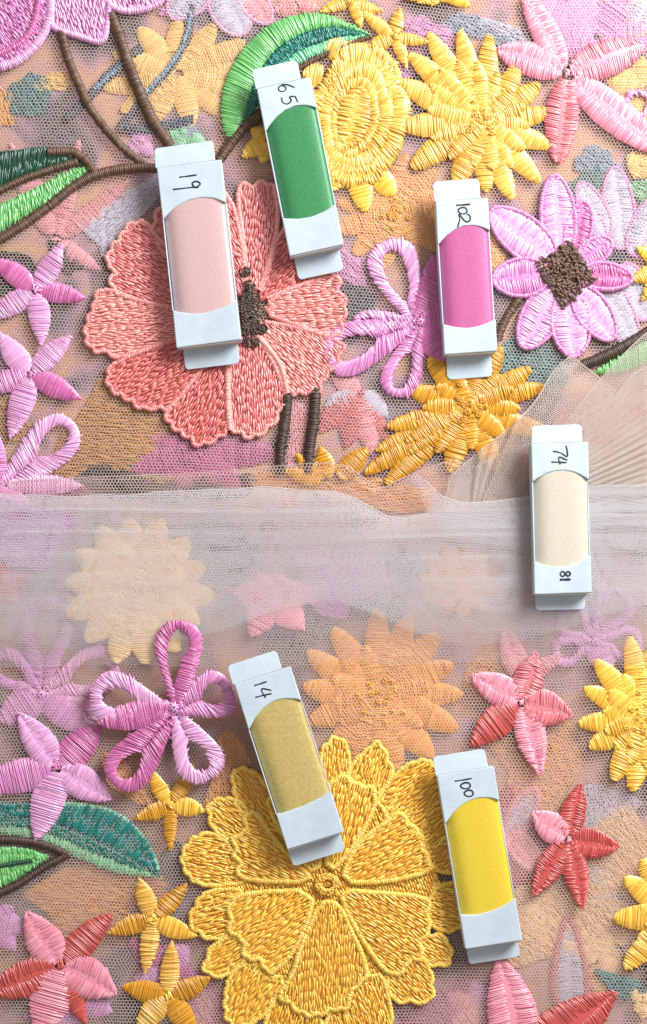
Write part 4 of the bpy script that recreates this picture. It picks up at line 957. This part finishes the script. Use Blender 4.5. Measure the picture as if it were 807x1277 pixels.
for i, poly in enumerate(outer):
    P = np.array(poly, float); v = P.mean(0) - gc; ang = math.atan2(v[1], v[0])
    P = frill(gc + (chaikin(poly, 1, True) - gc) * 1.015, gc, 2.1, 18, 70)
    mb = MB(); fill(mb, P, ang, L2 + .5, sp=3.0, ln=13, tw=2.35, dome=2.4, bow=1.7, jit=.8, wave=.6); o = mb.build('outer_petal', GOLD, t)
    mb = MB(); column(mb, P, 6.0, L2 + 1.0, closed=True, smooth=False, sp=2.3); mb.build('outline_cord', GOLDC, t, parent=o)
for i, poly in enumerate(inner):
    P = np.array(poly, float); v = P.mean(0) - gc; ang = math.atan2(v[1], v[0])
    P = frill(gc + (chaikin(poly, 1, True) - gc) * 1.015, gc, 2.1, 18, 70)
    mb = MB(); fill(mb, P, ang, L2 + 3.4, sp=3.0, ln=13, tw=2.35, dome=3.0, bow=1.7, jit=.8, wave=.6); o = mb.build('inner_petal', GOLD, t)
    mb = MB(); column(mb, P, 7.0, L2 + 3.8, closed=True, smooth=False, sp=2.3); mb.build('outline_cord', GOLDC, t, parent=o)
mb = MB()
knots(mb, [(gc[0] + 11 * math.cos(a), gc[1] + 10 * math.sin(a)) for a in np.linspace(0, 6.0, 13)], L2 + 6.2, 4.2, 2.2); mb.build('flower_center', GOLD, t)
mb = MB(); knots(mb, [(gc[0] + RNG.normal(0, 3), gc[1] + RNG.normal(0, 3)) for _ in range(4)], L2 + 4.4, 3.0, 1.2); mb.build('center_hole', GOLDD, t)

# ================================================================== THE NUMBERED SWATCH BOXES
CARD = plain('white_card', (204, 217, 226), .48, .4, .22, 130.0, (190, 203, 214), .5, 420.0)
CARDIN = plain('grey_card_edge', (196, 192, 184), .8, .2)
INK = plain('ink', (34, 38, 52), .5, .4)
def chip_mat(name, a, b): return plain(name, a, .42, .5, .25, 1100.0, b, .4, 2600.0)
CHIPS = {'65': chip_mat('green_chip', (52, 128, 76), (66, 142, 88)), '19': chip_mat('blush_chip', (212, 180, 178), (203, 168, 165)),
         '102': chip_mat('magenta_chip', (198, 100, 154), (188, 90, 144)), '74': chip_mat('cream_chip', (212, 202, 186), (202, 191, 172)),
         '14': chip_mat('khaki_chip', (204, 182, 114), (180, 157, 92)), '100': chip_mat('yellow_chip', (230, 202, 62), (220, 190, 52))}
GLYPH = {
 '0': [[(.5, .95), (.15, .8), (.05, .45), (.25, .08), (.6, .08), (.9, .4), (.85, .8), (.5, .97)]],
 '1': [[(.5, 1.0), (.52, .5), (.5, 0.0)]],
 '2': [[(.05, .75), (.3, 1.0), (.75, .95), (.85, .65), (.5, .35), (.05, .12), (.1, .02), (.5, .1), (1.35, -.12)]],
 '4': [[(.45, 1.0), (.05, .42), (.95, .5)], [(.75, .95), (.66, .4), (.62, -.12)]],
 '5': [[(.3, .9), (.25, .55), (.6, .62), (.85, .35), (.6, .05), (.15, .05)], [(.3, .92), (.9, 1.0)]],
 '6': [[(.6, 1.0), (.2, .65), (.05, .3), (.3, .02), (.65, .1), (.7, .38), (.4, .48), (.12, .3)]],
 '7': [[(.0, .92), (.5, 1.0), (.95, .96), (.6, .5), (.45, 0.0)]],
 '8': [[(.5, .52), (.15, .75), (.5, 1.0), (.85, .75), (.5, .52), (.1, .25), (.5, 0), (.9, .25), (.5, .52)]],
 '9': [[(.8, .75), (.5, 1.0), (.15, .82), (.3, .58), (.78, .7), (.8, .9), (.74, .4), (.7, -.45)]]}

def box_frame(c0, c1, wd, z0, T, roll, pitch):
    """local box frame: origin at the box centre on its base; x across, y towards the top end, z up"""
    c0 = np.array(c0, float); c1 = np.array(c1, float)
    mid = (c0 + c1) / 2; ax = c0 - c1; L = np.linalg.norm(ax)
    return mid, math.atan2(-ax[1], ax[0]) - math.pi / 2, L

def prism(mb_bm, poly, z0, z1):
    import bmesh
    lo = [mb_bm.verts.new((p[0], p[1], z0)) for p in poly]; hi = [mb_bm.verts.new((p[0], p[1], z1)) for p in poly]
    n = len(poly)
    mb_bm.faces.new(hi); mb_bm.faces.new(lo[::-1])
    for i in range(n): mb_bm.faces.new((lo[i], lo[(i + 1) % n], hi[(i + 1) % n], hi[i]))

def bm_obj(bm, name, mat, parent, bevel=0.0, smooth=False):
    import bmesh
    bmesh.ops.recalc_face_normals(bm, faces=bm.faces)
    if mat is CARD:
        for v in bm.verts: v.co.x += RNG.normal(0, .22); v.co.y += RNG.normal(0, .22)
    bmesh.ops.scale(bm, vec=(U, U, U), verts=bm.verts)
    me = bpy.data.meshes.new(name); bm.to_mesh(me); bm.free(); me.materials.append(mat)
    if smooth:
        for p in me.polygons: p.use_smooth = True
    o = bpy.data.objects.new(name, me); COL.objects.link(o); o.parent = parent
    if bevel:
        b = o.modifiers.new('bevel', 'BEVEL'); b.width = bevel * U; b.segments = 2; b.limit_method = 'ANGLE'; b.angle_limit = .6
    return o

def rounded_end(w0, w1, y0, y1, r=5, n=5):
    """tongue from y0 (flat) to y1 (rounded corners), x from w0 to w1"""
    s = 1 if y1 > y0 else -1
    pts = [(w0, y0), (w1, y0)]
    for a in np.linspace(0, math.pi / 2, n): pts.append((w1 - r + r * math.cos(a), y1 - s * r + s * r * math.sin(a)))
    for a in np.linspace(math.pi / 2, math.pi, n): pts.append((w0 + r + r * math.cos(a), y1 - s * r + s * r * math.sin(a)))
    return pts

def stroke_mesh(strokes, xf, th, z, flat=False):
    V = []; Q = []
    for s in strokes:
        P = resample(spline([xf(p) for p in s], k=7), step=1.2); nr, tg = normals(P); n0 = len(V)
        ww = th * (.75 + .35 * np.abs(np.sin(np.linspace(.4, 4.2, len(P)))))
        for p, q, wv in zip(P, nr, ww):
            V += [(p[0] - q[0] * wv / 2, p[1] - q[1] * wv / 2, z), (p[0], p[1], z + .15), (p[0] + q[0] * wv / 2, p[1] + q[1] * wv / 2, z)]
        for i in range(len(P) - 1):
            a = n0 + i * 3
            Q += [(a, a + 1, a + 4, a + 3), (a + 1, a + 2, a + 5, a + 4)]
    return np.array(V, float), np.array(Q)

def swatch_box(num, label, c0, c1, wd, z0, roll, pitch, arcs, flap_t, flap_b, digits, T=26.0, extra=None):
    import bmesh
    mid, rot, L = box_frame(c0, c1, wd, z0, T, roll, pitch)
    zc = z0 + T * .8; k = 1 - zc / H
    root = bpy.data.objects.new('swatch_box', None); COL.objects.link(root); root.empty_display_size = .01
    tag(root, label, 'swatch box', 'numbered colour swatch boxes')
    root.location = (float(wx(CX + (mid[0] - CX) * k)), float(wy(CY + (mid[1] - CY) * k)), z0 * U)
    from mathutils import Euler, Matrix
    root.rotation_mode = 'QUATERNION'
    R = Matrix.Rotation(rot, 3, 'Z') @ Matrix.Rotation(math.radians(pitch), 3, 'X') @ Matrix.Rotation(math.radians(roll), 3, 'Y')
    root.rotation_quaternion = R.to_quaternion()
    L *= k; wd *= k; h = wd / 2; e = 1.4
    (tl, tm, tr_), (bl, bm_, br) = arcs          # distances from the top end of the opening: left, middle, right
    def arc(yl, ym, yr, n=13):
        # circular-like curve through left, middle, right
        u = np.linspace(-1, 1, n); a = (yl + yr) / 2 - ym; b = (yr - yl) / 2
        return [(x * h, (a * (abs(x) ** 2.0) + b * x + ym)) for x in u]
    top = L / 2
    A = [(x, top - d * k) for x, d in arc(tl, tm, tr_)]
    B = [(x, top - d * k) for x, d in arc(bl, bm_, br)]
    # two card sleeves with a curved mouth each
    bm = bmesh.new(); prism(bm, [(h, top), (-h, top)] + A, 0, T); bm_obj(bm, 'card_sleeve', CARD, root, 1.1)
    bm = bmesh.new(); prism(bm, [(-h, -top), (h, -top)] + B[::-1], 0, T); bm_obj(bm, 'card_sleeve', CARD, root, 1.1)
    # side walls and floor of the tray between the sleeves
    for s in (-1, 1):
        ya, yb = A[0 if s < 0 else -1][1] - .1, B[0 if s < 0 else -1][1] + .1
        bm = bmesh.new(); x0, x1 = (s * h, s * (h - e)); prism(bm, [(min(x0, x1), yb), (max(x0, x1), yb), (max(x0, x1), ya), (min(x0, x1), ya)], 0, T - (1.0 if s < 0 else 5.0)); bm_obj(bm, 'side_wall', CARD, root, .3)
    # the coloured chip with its arched cross-section
    bm = bmesh.new(); n = 15; hw = h - e - .6
    sec = [(-hw, 1.5)]
    for u in np.linspace(-1, 1, n): sec.append((u * hw, (T - 1.0) - (7.5 if u < 0 else 2.2) * abs(u) ** 5 - .5 * u * u))
    sec.append((hw, 1.5))
    ys = np.linspace(-top + 4, top - 4, 8)
    rows = [[bm.verts.new((x, y, z)) for x, z in sec] for y in ys]
    for a, b in zip(rows[:-1], rows[1:]):
        for i in range(len(sec)):
            j = (i + 1) % len(sec); bm.faces.new((a[i], a[j], b[j], b[i]))
    bm.faces.new(rows[0][::-1]); bm.faces.new(rows[-1])
    bm_obj(bm, 'colour_chip', CHIPS[num], root, 0, smooth=True)
    ch = root.children[-1] if root.children else None
    # tuck flaps
    def flap(x0, x1, ya, yb, za, zb, t=2.2):
        bm = bmesh.new(); pts = rounded_end(x0, x1, ya, yb)
        prism(bm, pts, -t, 0)
        for v in bm.verts:
            u = (v.co.y - ya) / (yb - ya); v.co.z += za + (zb - za) * u
        bm_obj(bm, 'end_flap', CARD, root, .6)
    flap(-h + flap_t[0] * wd, -h + flap_t[1] * wd, top + .05, top + flap_t[2], T - .4, T - 3.5)
    flap(-h + flap_b[0] * wd, -h + flap_b[1] * wd, -top - .05, -top - flap_b[2], 5.0, 4.0)
    bm = bmesh.new(); prism(bm, [(-h + flap_b[0] * wd, -top - 1.2), (-h + flap_b[1] * wd, -top - 1.2), (-h + flap_b[1] * wd, -top - .05), (-h + flap_b[0] * wd, -top - .05)], 5, T - 2); bm_obj(bm, 'end_wall', CARDIN, root)
    # handwriting: glyph x runs down the box, glyph y runs to the right
    V_all = []; Q_all = []; n0 = 0
    for (ch_, cx, cy, sx, sy, th) in digits:   # centre in the picture, size along the reading line, height
        pc = np.array([(cx - mid[0]), -(cy - mid[1])]) * k
        cr, sr = math.cos(-rot), math.sin(-rot); lc = (pc[0] * cr - pc[1] * sr, pc[0] * sr + pc[1] * cr)
        xf = lambda p: (lc[0] + (p[1] - .5) * sy, lc[1] - (p[0] - .5) * sx)
        V, Q = stroke_mesh(GLYPH[ch_], xf, th, T + .22)
        V_all.append(V); Q_all.append(Q + n0); n0 += len(V)
        if ch_ == '1' and th > 2.2: pass
    V = np.concatenate(V_all) * U
    o = mesh_obj('handwritten_number', V, np.concatenate(Q_all), np.zeros((0, 3), int), None, INK, root)
    return root

swatch_box('65', 'box 65 with a green swatch between the light green leaf and gold rose', (355.5, 104.5), (397, 312), 68, 17.0, -5, 1, ((54, 32, 39), (163, 169, 160)), (-.02, .82, 25), (.08, .92, 27),
           [('6', 359, 111.5, 12, 20, 1.7), ('5', 362.5, 125.5, 13, 19, 1.7)])
swatch_box('19', 'box 19 with a pale blush swatch lying across the coral flower', (238.5, 205), (263, 428.5), 81, 17.5, -6, 1, ((64, 44, 54), (178, 186, 174)), (-.02, .90, 25), (.08, .93, 25),
           [('1', 237, 220.5, 6, 21.5, 1.9), ('9', 240.6, 232, 11, 23.5, 1.9)])
swatch_box('102', 'box 102 with a magenta pink swatch between two lilac flowers', (576, 250), (588, 440), 65, 13.5, -3, 1, ((54, 33, 41), (152, 159, 151)), (-.02, .86, 25), (.06, .92, 28),
           [('1', 578, 256.5, 6, 17, 2.2), ('0', 577.5, 264, 9, 12, 1.9), ('2', 579.5, 273.5, 12, 14, 1.9)])
swatch_box('74', 'box 74 with a cream swatch, also printed 18, on the beige gauze', (698, 552.5), (703, 740), 70, 28.8, -3, 1, ((48, 34, 47), (146, 154, 140)), (.01, .90, 22), (.05, .93, 19),
           [('7', 698.7, 563.5, 14, 17, 1.9), ('4', 698.7, 575, 10, 17, 1.9), ('1', 705.5, 722.5, 6, 13, 3.0), ('8', 705.5, 715.5, 8, 12.5, 2.2)])
swatch_box('14', 'box 14 with a khaki gold swatch resting on the golden flower', (328.5, 841.5), (395, 1047.5), 74, 31.0, -4, 0, ((60, 36, 45), (170, 170, 163)), (-.02, .85, 24), (.0, .93, 24),
           [('1', 326.5, 852, 5, 16, 1.8), ('4', 331, 864, 13, 19, 1.8)])
swatch_box('100', 'box 100 with a bright yellow swatch right of the golden flower', (581, 960.5), (617, 1177), 71, 21.5, -4, 1, ((62, 37, 43), (176, 178, 166)), (-.02, .90, 23), (.04, .95, 23),
           [('1', 578.5, 971.5, 5, 21, 1.7), ('0', 581.5, 979, 8.5, 13, 2.0), ('0', 585.5, 988.5, 9, 12, 2.0)])
